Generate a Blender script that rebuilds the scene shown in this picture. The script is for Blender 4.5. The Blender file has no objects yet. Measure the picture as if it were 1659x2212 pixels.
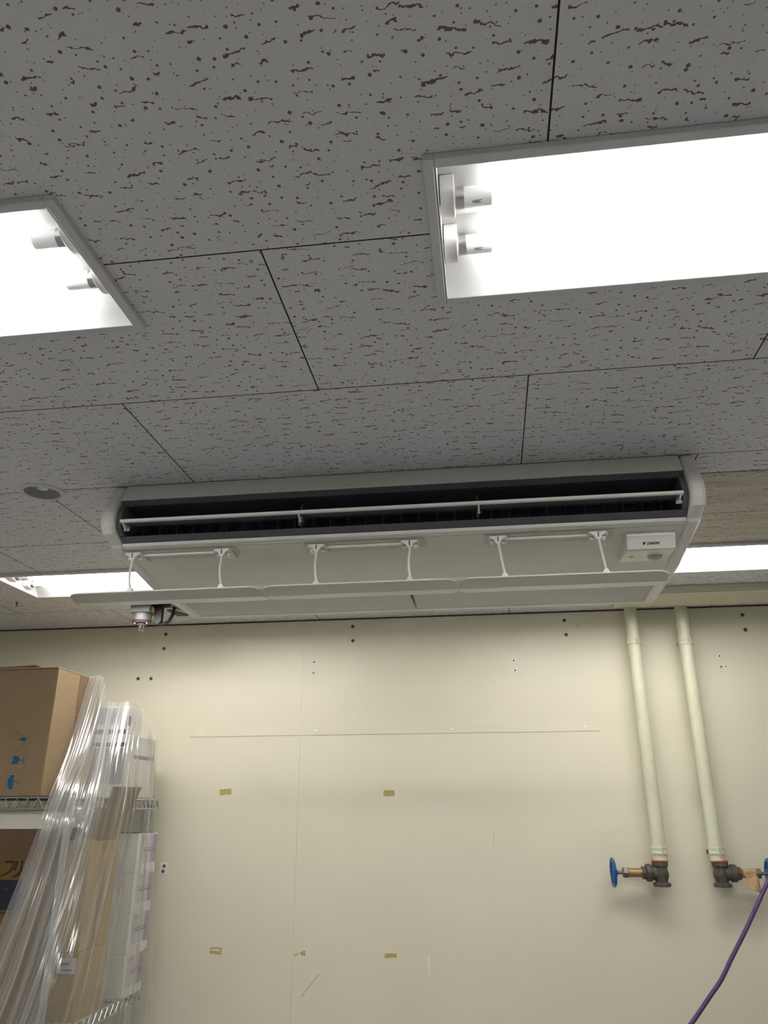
import bpy, math, random
from mathutils import Vector, Matrix, noise

# ------------------------------------------------------------------ camera, world, exposure
S = bpy.context.scene
COL = S.collection
CAMZ = 1.60
F_PX, PITCH, YAW, ROLL = 1652.35, 0.370209, 0.130746, -0.0031517
CEIL = CAMZ + 0.8594
WALLY = 3.5868
TX0, TY0, T = -0.33343, 0.98382, 0.455          # ceiling tile grid

cp, sp, cw, sw = math.cos(PITCH), math.sin(PITCH), math.cos(YAW), math.sin(YAW)
fwd = Vector((-sw * cp, cw * cp, sp)); rt = Vector((cw, sw, 0)); up = rt.cross(fwd)
cr, sr = math.cos(ROLL), math.sin(ROLL)
r2 = cr * rt + sr * up; u2 = -sr * rt + cr * up
cam_d = bpy.data.cameras.new('camera'); cam = bpy.data.objects.new('camera', cam_d); COL.objects.link(cam)
M = Matrix((r2, u2, -fwd)).transposed().to_4x4(); M.translation = (0, 0, CAMZ)
cam.matrix_world = M
cam_d.sensor_fit = 'HORIZONTAL'; cam_d.sensor_width = 36.0
cam_d.lens = F_PX / 1659 * 36.0
cam_d.clip_start = 0.02
S.camera = cam

w = bpy.data.worlds.new('world'); S.world = w; w.use_nodes = True
w.node_tree.nodes['Background'].inputs[0].default_value = (0.9, 0.95, 1, 1)
w.node_tree.nodes['Background'].inputs[1].default_value = 0.02

S.view_settings.view_transform = 'Standard'; S.view_settings.look = 'None'
S.view_settings.gamma = 1.0; S.view_settings.use_curve_mapping = False
S.view_settings.exposure = 0.42
TUBE_POWER = 19.0
TUBE_COL = (1.0, 0.985, 0.945, 1)
S.cycles.use_light_tree = False; S.cycles.max_bounces = 6; S.cycles.diffuse_bounces = 4; S.cycles.glossy_bounces = 3; S.cycles.transmission_bounces = 3; S.cycles.transparent_max_bounces = 8
S.cycles.caustics_reflective = False; S.cycles.caustics_refractive = False

random.seed(7)
# ------------------------------------------------------------------ materials
MAT = {}
def nt(name):
    m = bpy.data.materials.new(name); m.use_nodes = True; MAT[name] = m
    t = m.node_tree; return m, t, t.nodes['Principled BSDF']
def mat(name, col, rough=0.5, metal=0.0, var=0.06, scale=18.0, bump=0.0, stretch=(1, 1, 1), spec=0.5, detail=2.0):
    m, t, b = nt(name)
    tc = t.nodes.new('ShaderNodeTexCoord'); mp = t.nodes.new('ShaderNodeMapping')
    mp.inputs['Scale'].default_value = stretch
    t.links.new(tc.outputs['Object'], mp.inputs[0])
    n = t.nodes.new('ShaderNodeTexNoise'); n.inputs['Scale'].default_value = scale; n.inputs['Detail'].default_value = detail
    t.links.new(mp.outputs[0], n.inputs['Vector'])
    r = t.nodes.new('ShaderNodeValToRGB')
    lo = [max(0, c * (1 - var)) for c in col[:3]] + [1]; hi = [min(1, c * (1 + var)) for c in col[:3]] + [1]
    r.color_ramp.elements[0].color = lo; r.color_ramp.elements[1].color = hi
    r.color_ramp.elements[0].position = 0.3; r.color_ramp.elements[1].position = 0.7
    t.links.new(n.outputs['Fac'], r.inputs[0]); t.links.new(r.outputs[0], b.inputs['Base Color'])
    b.inputs['Roughness'].default_value = rough; b.inputs['Metallic'].default_value = metal
    b.inputs['Specular IOR Level'].default_value = spec
    if bump:
        bp = t.nodes.new('ShaderNodeBump'); bp.inputs['Strength'].default_value = bump; bp.inputs['Distance'].default_value = 0.002
        t.links.new(n.outputs['Fac'], bp.inputs['Height']); t.links.new(bp.outputs[0], b.inputs['Normal'])
    return m
def emis(name, col, strength, base=(0.9, 0.9, 0.9, 1)):
    m, t, b = nt(name)
    b.inputs['Base Color'].default_value = base
    b.inputs['Emission Color'].default_value = col; b.inputs['Emission Strength'].default_value = strength
    b.inputs['Roughness'].default_value = 0.3
    return m

def ceiling_tile_mat(name, base, stain):
    """rock-wool board: off-white face with worm fissures and pin holes, their depth shade painted in as dark colour"""
    m, t, b = nt(name); N = t.nodes; Lk = t.links
    def math_(op, a, c=None, clamp=False):
        n = N.new('ShaderNodeMath'); n.operation = op; n.use_clamp = clamp
        for i, v in enumerate((a, c)):
            if v is None: continue
            if isinstance(v, (int, float)): n.inputs[i].default_value = v
            else: Lk.new(v, n.inputs[i])
        return n.outputs[0]
    def vmath(op, a, c=None):
        n = N.new('ShaderNodeVectorMath'); n.operation = op
        for i, v in enumerate((a, c)):
            if v is None: continue
            if isinstance(v, tuple): n.inputs[i].default_value = v
            else: Lk.new(v, n.inputs[i])
        return n.outputs[0]
    tc = N.new('ShaderNodeTexCoord'); oi = N.new('ShaderNodeObjectInfo')
    off = N.new('ShaderNodeCombineXYZ')
    Lk.new(math_('MULTIPLY', oi.outputs['Random'], 37.0), off.inputs[0]); Lk.new(math_('MULTIPLY', oi.outputs['Random'], 71.0), off.inputs[1])
    P = vmath('ADD', tc.outputs['Object'], off.outputs[0])
    # wavy distortion of the lookup point
    nz = N.new('ShaderNodeTexNoise'); nz.inputs['Scale'].default_value = 115; nz.inputs['Detail'].default_value = 1.5
    Lk.new(P, nz.inputs['Vector'])
    dv = vmath('MULTIPLY', vmath('SUBTRACT', nz.outputs['Color'], (0.5, 0.5, 0.5)), (0.004, 0.0135, 0.0))
    PD = vmath('ADD', P, dv)
    nr = N.new('ShaderNodeTexNoise'); nr.inputs['Scale'].default_value = 210; nr.inputs['Detail'].default_value = 1
    Lk.new(P, nr.inputs['Vector'])
    def worms(cx, cy, shift, lmax, rad):
        V = vmath('ADD', vmath('MULTIPLY', PD, (1 / cx, 1 / cy, 0)), (shift, shift * 1.7, 0))
        vo = N.new('ShaderNodeTexVoronoi'); vo.voronoi_dimensions = '2D'; vo.inputs['Scale'].default_value = 1
        vo.inputs['Randomness'].default_value = 0.82
        Lk.new(V, vo.inputs['Vector'])
        d = vmath('MULTIPLY', vmath('SUBTRACT', V, vo.outputs['Position']), (cx, cy, 0))
        sx = N.new('ShaderNodeSeparateXYZ'); Lk.new(d, sx.inputs[0])
        sc = N.new('ShaderNodeSeparateColor'); Lk.new(vo.outputs['Color'], sc.inputs[0])
        ang = math_('MULTIPLY', math_('SUBTRACT', sc.outputs[0], 0.5), 0.55)
        y = math_('ADD', sx.outputs[1], math_('MULTIPLY', sx.outputs[0], ang))
        L = math_('MULTIPLY', math_('ADD', sc.outputs[1], 0.12), lmax)
        ex = math_('MAXIMUM', math_('SUBTRACT', math_('ABSOLUTE', sx.outputs[0]), L), 0.0)
        dist = math_('SQRT', math_('ADD', math_('MULTIPLY', ex, ex), math_('MULTIPLY', y, y)))
        rr = math_('MULTIPLY', math_('MULTIPLY', math_('ADD', sc.outputs[2], 0.75), rad), math_('MULTIPLY', nr.outputs['Fac'], 2.0))
        q = math_('SUBTRACT', 1.0, math_('DIVIDE', dist, rr))
        return math_('MULTIPLY', q, 4.0, clamp=True)
    def dots(c, shift, r0, r1, pw):
        V = vmath('ADD', vmath('MULTIPLY', P, (1 / c, 1 / c, 0)), (shift, shift * 2.3, 0))
        vo = N.new('ShaderNodeTexVoronoi'); vo.voronoi_dimensions = '2D'; vo.inputs['Scale'].default_value = 1
        Lk.new(V, vo.inputs['Vector'])
        sc = N.new('ShaderNodeSeparateColor'); Lk.new(vo.outputs['Color'], sc.inputs[0])
        rr = math_('ADD', math_('MULTIPLY', math_('POWER', sc.outputs[0], pw), r1), r0)
        rr = math_('MULTIPLY', rr, math_('ADD', math_('MULTIPLY', nr.outputs['Fac'], 0.9), 0.5))
        q = math_('SUBTRACT', 1.0, math_('DIVIDE', math_('MULTIPLY', vo.outputs['Distance'], c), rr))
        return math_('MULTIPLY', q, 3.0, clamp=True)
    mask = math_('MAXIMUM', worms(0.049, 0.033, 3.1, 0.0140, 0.00112), dots(0.0230, 9.7, 0.0011, 0.0026, 2.0))
    mask = math_('MAXIMUM', mask, math_('MULTIPLY', dots(0.019, 21.3, 0.0007, 0.0010, 1.5), 0.8))
    # large soft blotches of age and dirt
    nb = N.new('ShaderNodeTexNoise'); nb.inputs['Scale'].default_value = 3.0; nb.inputs['Detail'].default_value = 5
    Lk.new(P, nb.inputs['Vector'])
    nf = N.new('ShaderNodeTexNoise'); nf.inputs['Scale'].default_value = 9; nf.inputs['Detail'].default_value = 6
    st = N.new('ShaderNodeMapping'); st.inputs['Scale'].default_value = (0.35, 2.2, 1); Lk.new(P, st.inputs[0]); Lk.new(st.outputs[0], nf.inputs['Vector'])
    mx = N.new('ShaderNodeMix'); mx.data_type = 'RGBA'
    mx.inputs[6].default_value = base; mx.inputs[7].default_value = tuple(c * 0.9 for c in base[:3]) + (1,)
    Lk.new(nb.outputs['Fac'], mx.inputs[0])
    ms = N.new('ShaderNodeMix'); ms.data_type = 'RGBA'; Lk.new(mx.outputs[2], ms.inputs[6]); ms.inputs[7].default_value = (0.44, 0.37, 0.26, 1)
    Lk.new(math_('MULTIPLY', math_('MULTIPLY', math_('SUBTRACT', nf.outputs['Fac'], 0.22), 2.0, clamp=True), stain), ms.inputs[0])
    mp = N.new('ShaderNodeMix'); mp.data_type = 'RGBA'; Lk.new(ms.outputs[2], mp.inputs[6]); mp.inputs[7].default_value = (0.17, 0.145, 0.135, 1)  # pit colour: darker grey board plus painted shade of the recess
    Lk.new(mask, mp.inputs[0]); Lk.new(mp.outputs[2], b.inputs['Base Color'])
    b.inputs['Roughness'].default_value = 0.85; b.inputs['Specular IOR Level'].default_value = 0.2
    return m

ceiling_tile_mat('tile', (0.79, 0.785, 0.80, 1), 0.0)
ceiling_tile_mat('tile_stained', (0.76, 0.73, 0.66, 1), 0.6)
mat('joint', (0.06, 0.052, 0.046), 0.9)
mat('paint_wall', (0.77, 0.73, 0.575), 0.42, var=0.025, scale=2.2, spec=0.35)
mat('wall_plain', (0.82, 0.82, 0.80), 0.7, var=0.03, scale=2)
mat('floor', (0.40, 0.40, 0.41), 0.5, var=0.08, scale=3)
mat('enamel', (0.64, 0.64, 0.64), 0.4, var=0.01)
mat('enamel_bulb', (0.85, 0.85, 0.84), 0.25, var=0.01)
mat('cup_grey', (0.42, 0.42, 0.44), 0.35, var=0.02)
mat('frame_white', (0.68, 0.68, 0.68), 0.4, var=0.02)
mat('socket', (0.80, 0.79, 0.76), 0.45, var=0.02)
mat('tin', (0.62, 0.62, 0.64), 0.3, 1.0, var=0.05)
emis('tube', TUBE_COL, TUBE_POWER)
emis('tube_dim', TUBE_COL, 0.15, (0.75, 0.75, 0.75, 1))
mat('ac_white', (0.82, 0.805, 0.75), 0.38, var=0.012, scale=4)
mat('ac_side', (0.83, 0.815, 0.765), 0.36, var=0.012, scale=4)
mat('ac_grey', (0.10, 0.105, 0.115), 0.5, var=0.05)
mat('ac_black', (0.006, 0.007, 0.012), 0.6, var=0.1)
mat('vane', (0.05, 0.055, 0.07), 0.4, var=0.1)
mat('seam', (0.10, 0.09, 0.08), 0.8)
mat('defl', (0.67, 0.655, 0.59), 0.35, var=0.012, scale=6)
mat('defl_light', (0.86, 0.85, 0.79), 0.3, var=0.01)
mat('emboss', (0.95, 0.95, 0.92), 0.2)
mat('nylon', (0.9, 0.9, 0.88), 0.3)
mat('chrome', (0.72, 0.72, 0.72), 0.16, 1.0, var=0.04)
mat('satin', (0.17, 0.172, 0.176), 0.45, 0.3, var=0.05)
mat('ink_black', (0.015, 0.015, 0.015), 0.5)
mat('lens_grey', (0.55, 0.57, 0.60), 0.25)
mat('led_grey', (0.38, 0.38, 0.36), 0.4)
mat('duct', (0.66, 0.61, 0.47), 0.45, var=0.03)
mat('pipe_paint', (0.71, 0.71, 0.53), 0.32, var=0.05, scale=30, bump=0.25)
mat('bronze', (0.105, 0.09, 0.07), 0.62, 0.35, var=0.35, scale=60, bump=0.5)
mat('brass', (0.36, 0.24, 0.10), 0.5, 0.6, var=0.25, scale=70, bump=0.3)
mat('rust', (0.42, 0.10, 0.035), 0.8, var=0.4, scale=90, bump=0.5)
mat('steel_dark', (0.20, 0.17, 0.15), 0.5, 0.7, var=0.2)
mat('blue_paint', (0.012, 0.085, 0.28), 0.35, var=0.25, scale=50, bump=0.3)
mat('tag_paper', (0.50, 0.35, 0.17), 0.8, var=0.2, scale=25)
mat('purple', (0.10, 0.045, 0.17), 0.4, var=0.08)
mat('kraft', (0.32, 0.225, 0.125), 0.75, var=0.06, scale=40, stretch=(0.3, 0.3, 4))
mat('kraft_yellow', (0.36, 0.245, 0.10), 0.75, var=0.06, scale=40, stretch=(0.3, 0.3, 4))
mat('kraft_dark', (0.15, 0.088, 0.048), 0.8, var=0.08, scale=30)
mat('box_ochre', (0.17, 0.10, 0.022), 0.75, var=0.08, scale=30)
mat('box_navy', (0.012, 0.014, 0.028), 0.7, var=0.08)
mat('tape', (0.20, 0.12, 0.055), 0.35, var=0.12, scale=35, stretch=(1, 1, 3))
mat('print_blue', (0.012, 0.11, 0.26), 0.6, var=0.05)
mat('print_line', (0.13, 0.10, 0.06), 0.7)
mat('print_grey', (0.20, 0.19, 0.24), 0.7)
mat('print_faint', (0.06, 0.07, 0.10), 0.7)
mat('carton_white', (0.78, 0.77, 0.74), 0.6, var=0.02)
mat('carton_label', (0.62, 0.60, 0.64), 0.6, var=0.02)
mat('lilac', (0.42, 0.30, 0.47), 0.6, var=0.15, scale=25)
mat('print_red', (0.62, 0.06, 0.07), 0.6)
mat('grey_box', (0.40, 0.39, 0.42), 0.55, var=0.05)
mat('pale_box', (0.74, 0.72, 0.66), 0.6, var=0.03)
mat('band_navy', (0.05, 0.055, 0.09), 0.5)
mat('paper_strip', (0.74, 0.71, 0.62), 0.7, var=0.05, scale=12)
mat('grey_cast', (0.17, 0.175, 0.18), 0.5, 0.4, var=0.06)
mat('black_metal', (0.025, 0.025, 0.027), 0.45, 0.3, var=0.1)
mat('red_gasket', (0.14, 0.012, 0.022), 0.5)
mat('yellow_sticker', (0.65, 0.46, 0.18), 0.6, var=0.1)
mat('tape_yellow', (0.46, 0.39, 0.14), 0.7, var=0.22, scale=160)
mat('pencil', (0.30, 0.27, 0.22), 0.9, var=0.2)
mat('hole', (0.06, 0.05, 0.035), 0.9)
mat('chip_pale', (0.84, 0.81, 0.68), 0.6)
mat('plug_white', (0.88, 0.88, 0.84), 0.5)

def film_mat():
    m, t, b = nt('film'); N = t.nodes; L = t.links
    out = N['Material Output']; N.remove(b)
    tr = N.new('ShaderNodeBsdfTransparent'); tr.inputs[0].default_value = (0.97, 0.97, 0.97, 1)
    gl = N.new('ShaderNodeBsdfGlossy'); gl.inputs['Roughness'].default_value = 0.13; gl.inputs[0].default_value = (1, 1, 1, 1)
    df = N.new('ShaderNodeBsdfDiffuse'); df.inputs[0].default_value = (0.80, 0.80, 0.79, 1)
    tl = N.new('ShaderNodeBsdfTranslucent'); tl.inputs[0].default_value = (0.80, 0.80, 0.79, 1)
    sc = N.new('ShaderNodeMixShader'); sc.inputs[0].default_value = 0.5; L.new(df.outputs[0], sc.inputs[1]); L.new(tl.outputs[0], sc.inputs[2])
    lw = N.new('ShaderNodeLayerWeight'); lw.inputs['Blend'].default_value = 0.5
    pw = N.new('ShaderNodeMath'); pw.operation = 'POWER'; pw.inputs[1].default_value = 4.5; L.new(lw.outputs['Facing'], pw.inputs[0])
    haze = N.new('ShaderNodeAttribute'); haze.attribute_name = 'haze'; haze.attribute_type = 'GEOMETRY'
    m1 = N.new('ShaderNodeMixShader'); L.new(haze.outputs['Fac'], m1.inputs[0]); L.new(tr.outputs[0], m1.inputs[1]); L.new(sc.outputs[0], m1.inputs[2])
    mm = N.new('ShaderNodeMath'); mm.operation = 'MULTIPLY_ADD'; mm.inputs[1].default_value = 0.55; mm.inputs[2].default_value = 0.10; mm.use_clamp = True; L.new(pw.outputs[0], mm.inputs[0])
    m2 = N.new('ShaderNodeMixShader'); L.new(mm.outputs[0], m2.inputs[0]); L.new(m1.outputs[0], m2.inputs[1]); L.new(gl.outputs[0], m2.inputs[2])
    L.new(m2.outputs[0], out.inputs['Surface'])
film_mat()

# ------------------------------------------------------------------ mesh helpers
class MB:
    def __init__(s): s.v = []; s.f = []
    def add(s, vs, fs):
        o = len(s.v); s.v += [tuple(v) for v in vs]; s.f += [tuple(i + o for i in f) for f in fs]; return s
    def box(s, x0, x1, y0, y1, z0, z1):
        vs = [(x, y, z) for x in (x0, x1) for y in (y0, y1) for z in (z0, z1)]
        return s.add(vs, [(0, 1, 3, 2), (4, 6, 7, 5), (0, 4, 5, 1), (2, 3, 7, 6), (0, 2, 6, 4), (1, 5, 7, 3)])
    def prism(s, prof, a0, a1, axis='X'):
        """closed profile swept along an axis; profile is (y,z) for X, (x,z) for Y, (x,y) for Z"""
        def pt(q, a): return (a, q[0], q[1]) if axis == 'X' else (q[0], a, q[1]) if axis == 'Y' else (q[0], q[1], a)
        n = len(prof); vs = [pt(q, a0) for q in prof] + [pt(q, a1) for q in prof]
        fs = [(i, (i + 1) % n, n + (i + 1) % n, n + i) for i in range(n)] + [tuple(range(n))[::-1], tuple(range(n, 2 * n))]
        return s.add(vs, fs)
    def strip(s, prof, a0, a1):
        """open profile (y,z) swept along X (single sheet)"""
        n = len(prof); vs = [(a0,) + tuple(q) for q in prof] + [(a1,) + tuple(q) for q in prof]
        return s.add(vs, [(i, i + 1, n + i + 1, n + i) for i in range(n - 1)])
    def tube(s, pts, r, n=8, cap=True):
        pts = [Vector(p) for p in pts]; m = len(pts); rr = r if isinstance(r, (list, tuple)) else [r] * m
        vs = []; pu = None
        for i, p in enumerate(pts):
            d = (pts[min(i + 1, m - 1)] - pts[max(i - 1, 0)]).normalized()
            if pu is None:
                a = Vector((0, 0, 1)) if abs(d.z) < 0.9 else Vector((1, 0, 0))
                pu = d.cross(a).normalized()
            else:
                pu = (pu - d * pu.dot(d)).normalized()
            q = d.cross(pu)
            for k in range(n):
                t = 2 * math.pi * k / n; vs.append(p + (pu * math.cos(t) + q * math.sin(t)) * rr[i])
        fs = [(i * n + k, i * n + (k + 1) % n, (i + 1) * n + (k + 1) % n, (i + 1) * n + k) for i in range(m - 1) for k in range(n)]
        if cap: fs += [tuple(range(n))[::-1], tuple(range((m - 1) * n, m * n))]
        return s.add(vs, fs)
    def lathe(s, prof, c, axis='Z', n=24):
        """prof list of (radius, along); closed at both ends"""
        c = Vector(c); vs = []
        for r, a in prof:
            for k in range(n):
                t = 2 * math.pi * k / n; x, y = r * math.cos(t), r * math.sin(t)
                vs.append(c + Vector((x, y, a) if axis == 'Z' else (a, x, y) if axis == 'X' else (y, a, x)))
        m = len(prof)
        fs = [(i * n + k, i * n + (k + 1) % n, (i + 1) * n + (k + 1) % n, (i + 1) * n + k) for i in range(m - 1) for k in range(n)]
        fs += [tuple(range(n))[::-1], tuple(range((m - 1) * n, m * n))]
        return s.add(vs, fs)
    def poly(s, pts, depth=None):
        """flat polygon, optionally extruded by the depth vector"""
        n = len(pts)
        if depth is None: return s.add(pts, [tuple(range(n))])
        d = Vector(depth); vs = [Vector(p) for p in pts] + [Vector(p) + d for p in pts]
        return s.add(vs, [tuple(range(n))[::-1], tuple(range(n, 2 * n))] + [(i, (i + 1) % n, n + (i + 1) % n, n + i) for i in range(n)])
    def build(s, name, m, parent=None, smooth=False, bevel=0, seg=2, loc=None, root=None):
        o = root.location if root is not None else (base_of(parent) if parent is not None else Vector(loc or (0, 0, 0)))
        me = bpy.data.meshes.new(name); me.from_pydata([tuple(Vector(v) - o) for v in s.v], [], s.f)
        me.materials.append(MAT[m]); me.validate()
        import bmesh
        b = bmesh.new(); b.from_mesh(me); bmesh.ops.recalc_face_normals(b, faces=b.faces); b.to_mesh(me); b.free()
        if smooth:
            me.polygons.foreach_set('use_smooth', [True] * len(me.polygons))
            me.set_sharp_from_angle(angle=math.radians(38))
        ob = bpy.data.objects.new(name, me); COL.objects.link(ob)
        if parent is not None: ob.parent = parent
        else: ob.location = o
        if bevel:
            bv = ob.modifiers.new('bevel', 'BEVEL'); bv.width = bevel; bv.segments = seg; bv.limit_method = 'ANGLE'; bv.angle_limit = math.radians(40)
        return ob
def base_of(o):
    v = Vector((0, 0, 0))
    while o is not None: v = v + o.location; o = o.parent
    return v
def tag(o, label=None, cat=None, group=None, kind=None):
    if label: o['label'] = label
    if cat: o['category'] = cat
    if group: o['group'] = group
    if kind: o['kind'] = kind
    return o
def thing(name, loc, label, cat, group=None):
    o = bpy.data.objects.new(name, None); COL.objects.link(o); o.location = loc; o.empty_display_size = 0.05
    return tag(o, label, cat, group)
def copy_tree(o, parent=None):
    c = o.copy(); COL.objects.link(c)
    if parent is not None: c.parent = parent
    for ch in list(o.children): copy_tree(ch, c)
    return c
_fonts = {}
def text(name, s, size, right, upv, pos, m, parent, extrude=0.0002, shear=0.0, bold=0.0, align='CENTER', spacing=1.0):
    cu = bpy.data.curves.new('t', 'FONT'); cu.body = s; cu.size = size; cu.extrude = extrude; cu.shear = shear; cu.offset = bold
    cu.align_x = align; cu.align_y = 'CENTER'; cu.space_character = spacing; cu.resolution_u = 3
    tmp = bpy.data.objects.new('t', cu); COL.objects.link(tmp)
    bpy.context.view_layer.update()
    dg = bpy.context.evaluated_depsgraph_get()
    me = bpy.data.meshes.new_from_object(tmp.evaluated_get(dg))
    bpy.data.objects.remove(tmp); bpy.data.curves.remove(cu)
    R = Vector(right).normalized(); U = Vector(upv).normalized(); Nn = R.cross(U)
    Mx = Matrix((R, U, Nn)).transposed().to_4x4(); Mx.translation = Vector(pos) - base_of(parent)
    me.transform(Mx); me.name = name; me.materials.clear(); me.materials.append(MAT[m])
    o = bpy.data.objects.new(name, me); COL.objects.link(o); o.parent = parent
    return o

# ------------------------------------------------------------------ structure
RX0, RX1, RY0 = -3.0, 3.2, -3.4
tag(MB().box(RX0, RX1, RY0, WALLY, -0.1, 0).build('floor', 'floor'), kind='structure')
tag(MB().box(RX0 - 0.1, RX0, RY0, WALLY, 0, CEIL).build('wall_left', 'wall_plain'), kind='structure')
tag(MB().box(RX1, RX1 + 0.1, RY0, WALLY, 0, CEIL).build('wall_right', 'wall_plain'), kind='structure')
tag(MB().box(RX0, RX1, RY0 - 0.1, RY0, 0, CEIL).build('wall_front', 'wall_plain'), kind='structure')
wb = tag(MB().box(RX0, RX1, WALLY + 0.003, WALLY + 0.1, 0, CEIL).build('wall_back', 'paint_wall'), kind='structure')
for a, b_ in ((RX0, -0.8643), (-0.8637, RX1)):
    MB().box(a, b_, WALLY, WALLY + 0.003, 0.0, CEIL).build('wall_panel', 'paint_wall', wb)
tag(MB().box(RX0, RX1, WALLY - 0.006, WALLY - 0.0005, CEIL - 0.006, CEIL - 0.0005).build('trim_1', 'joint'), kind='structure')

# fixtures (centre x, centre y): the lamp grid of the room
FIX_L, FIX_W = 1.300, 0.335
FIXTURES = [(0.597, 0.9895), (-1.256, 0.9895), (-1.256, 2.8165), (0.597, 2.8165)]
FIX_EXTRA = [(-1.256, -0.8375), (0.597, -0.8375)]  # unseen fixtures continuing the grid, added to brighten the ceiling
holes = [(x - 0.64, x + 0.64, y - 0.155, y + 0.155) for x, y in FIXTURES + FIX_EXTRA]
DLX, DLY, DLR = -1.248, 1.897, 0.062
for a, b_ in ((0.8, 0.4), (0.4, 0.8), (0.7, 0.55), (0.55, 0.7), (0.62, 0.62)):
    holes.append((DLX - a * DLR, DLX + a * DLR, DLY - b_ * DLR, DLY + b_ * DLR))
for px in (0.662, 0.882): holes.append((px - 0.024, px + 0.024, 3.51 - 0.024, 3.51 + 0.024))

def slab(x0, x1, y0, y1, z0, z1):
    """rectangle with the holes cut out, as one mesh"""
    hs = [h for h in holes if h[0] < x1 and h[1] > x0 and h[2] < y1 and h[3] > y0]
    xs = sorted({x0, x1} | {v for h in hs for v in h[:2] if x0 < v < x1})
    ys = sorted({y0, y1} | {v for h in hs for v in h[2:] if y0 < v < y1})
    def solid(i, j):
        if i < 0 or j < 0 or i >= len(xs) - 1 or j >= len(ys) - 1: return False
        cx, cy = (xs[i] + xs[i + 1]) / 2, (ys[j] + ys[j + 1]) / 2
        return not any(h[0] < cx < h[1] and h[2] < cy < h[3] for h in hs)
    mb = MB(); idx = {}
    def V(i, j, k):
        if (i, j, k) not in idx: idx[(i, j, k)] = len(mb.v); mb.v.append((xs[i], ys[j], (z0, z1)[k]))
        return idx[(i, j, k)]
    for i in range(len(xs) - 1):
        for j in range(len(ys) - 1):
            if not solid(i, j): continue
            mb.f.append((V(i, j, 0), V(i, j + 1, 0), V(i + 1, j + 1, 0), V(i + 1, j, 0)))
            mb.f.append((V(i, j, 1), V(i + 1, j, 1), V(i + 1, j + 1, 1), V(i, j + 1, 1)))
            for di, dj, a, b_ in ((-1, 0, (i, j), (i, j + 1)), (1, 0, (i + 1, j), (i + 1, j + 1)), (0, -1, (i, j), (i + 1, j)), (0, 1, (i, j + 1), (i + 1, j + 1))):
                if not solid(i + di, j + dj): mb.f.append((V(*a, 0), V(*b_, 0), V(*b_, 1), V(*a, 1)))
    return mb
ceil = tag(slab(RX0, RX1, RY0, WALLY, CEIL + 0.0032, CEIL + 0.012).build('ceiling', 'joint'), kind='structure')

def tile(x0, x1, y0, y1, m='tile'):
    g = 0.0014
    mb = slab(x0 + g, x1 - g, y0 + g, y1 - g, CEIL, CEIL + 0.003)
    if not mb.f: return None
    o = mb.build('ceiling_tile', m, loc=((x0 + x1) / 2, (y0 + y1) / 2, CEIL)); o.parent = ceil
    o.data.materials.append(MAT['joint'])
    for f in o.data.polygons:
        if abs(f.normal.z) < 0.5: f.material_index = 1      # board edges painted dark for the shade inside the joint gaps
    return o
screw_me = None
scr_proto = MB().lathe([(0.0034, -0.0006), (0.0030, -0.0012), (0.0016, -0.0012), (0.0012, -0.0004)], (0, 0, 0), n=10)
def tile_screws(o, x0, x1, y0, y1):
    global screw_me
    for fx in (0.04, 0.36, 0.66, 0.96):
        for fy in (0.045, 0.955):
            x = x0 + (x1 - x0) * fx + random.uniform(-.02, .02); y = y0 + (y1 - y0) * fy + random.uniform(-.006, .006)
            if any(h[0] - .03 < x < h[1] + .03 and h[2] - .03 < y < h[3] + .03 for h in holes): continue
            if not (x0 + .01 < x < x1 - .01): continue
            if screw_me is None:
                s = scr_proto.build('screw', 'tile_screw'); screw_me = s.data
            else:
                s = bpy.data.objects.new('screw', screw_me); COL.objects.link(s)
            s.parent = o; s.location = (x - (x0 + x1) / 2, y - (y0 + y1) / 2, 0)
mat('tile_screw', (0.42, 0.41, 0.40), 0.6)
row = -9
while True:
    y0 = TY0 + row * T; y1 = y0 + T
    if y0 > WALLY: break
    y0c, y1c = max(y0, RY0), min(y1, WALLY)
    if y1c - y0c > 0.02:
        ph = 0 if row % 2 == 0 else T
        k = -4
        while True:
            x0 = TX0 + ph + k * 2 * T; x1 = x0 + 2 * T; k += 1
            if x0 > RX1: break
            x0c, x1c = max(x0, RX0), min(x1, RX1)
            if x1c - x0c < 0.03: continue
            if row == 2 and 0.5 < x0 < 0.7:
                tile(x0c, x1c, y0c, 2.024); tile(x0c, x1c, 2.026, y1c, 'tile_stained'); continue
            stained = (row == 2 and x0 > 0.5) or (row == 3 and x0 > 0.0)
            o = tile(x0c, x1c, y0c, y1c, 'tile_stained' if stained else 'tile')
            if o and -1 <= row <= 3 and -1.9 < (x0 + x1) / 2 < 2.0: tile_screws(o, x0c, x1c, y0c, y1c)
    row += 1

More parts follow.
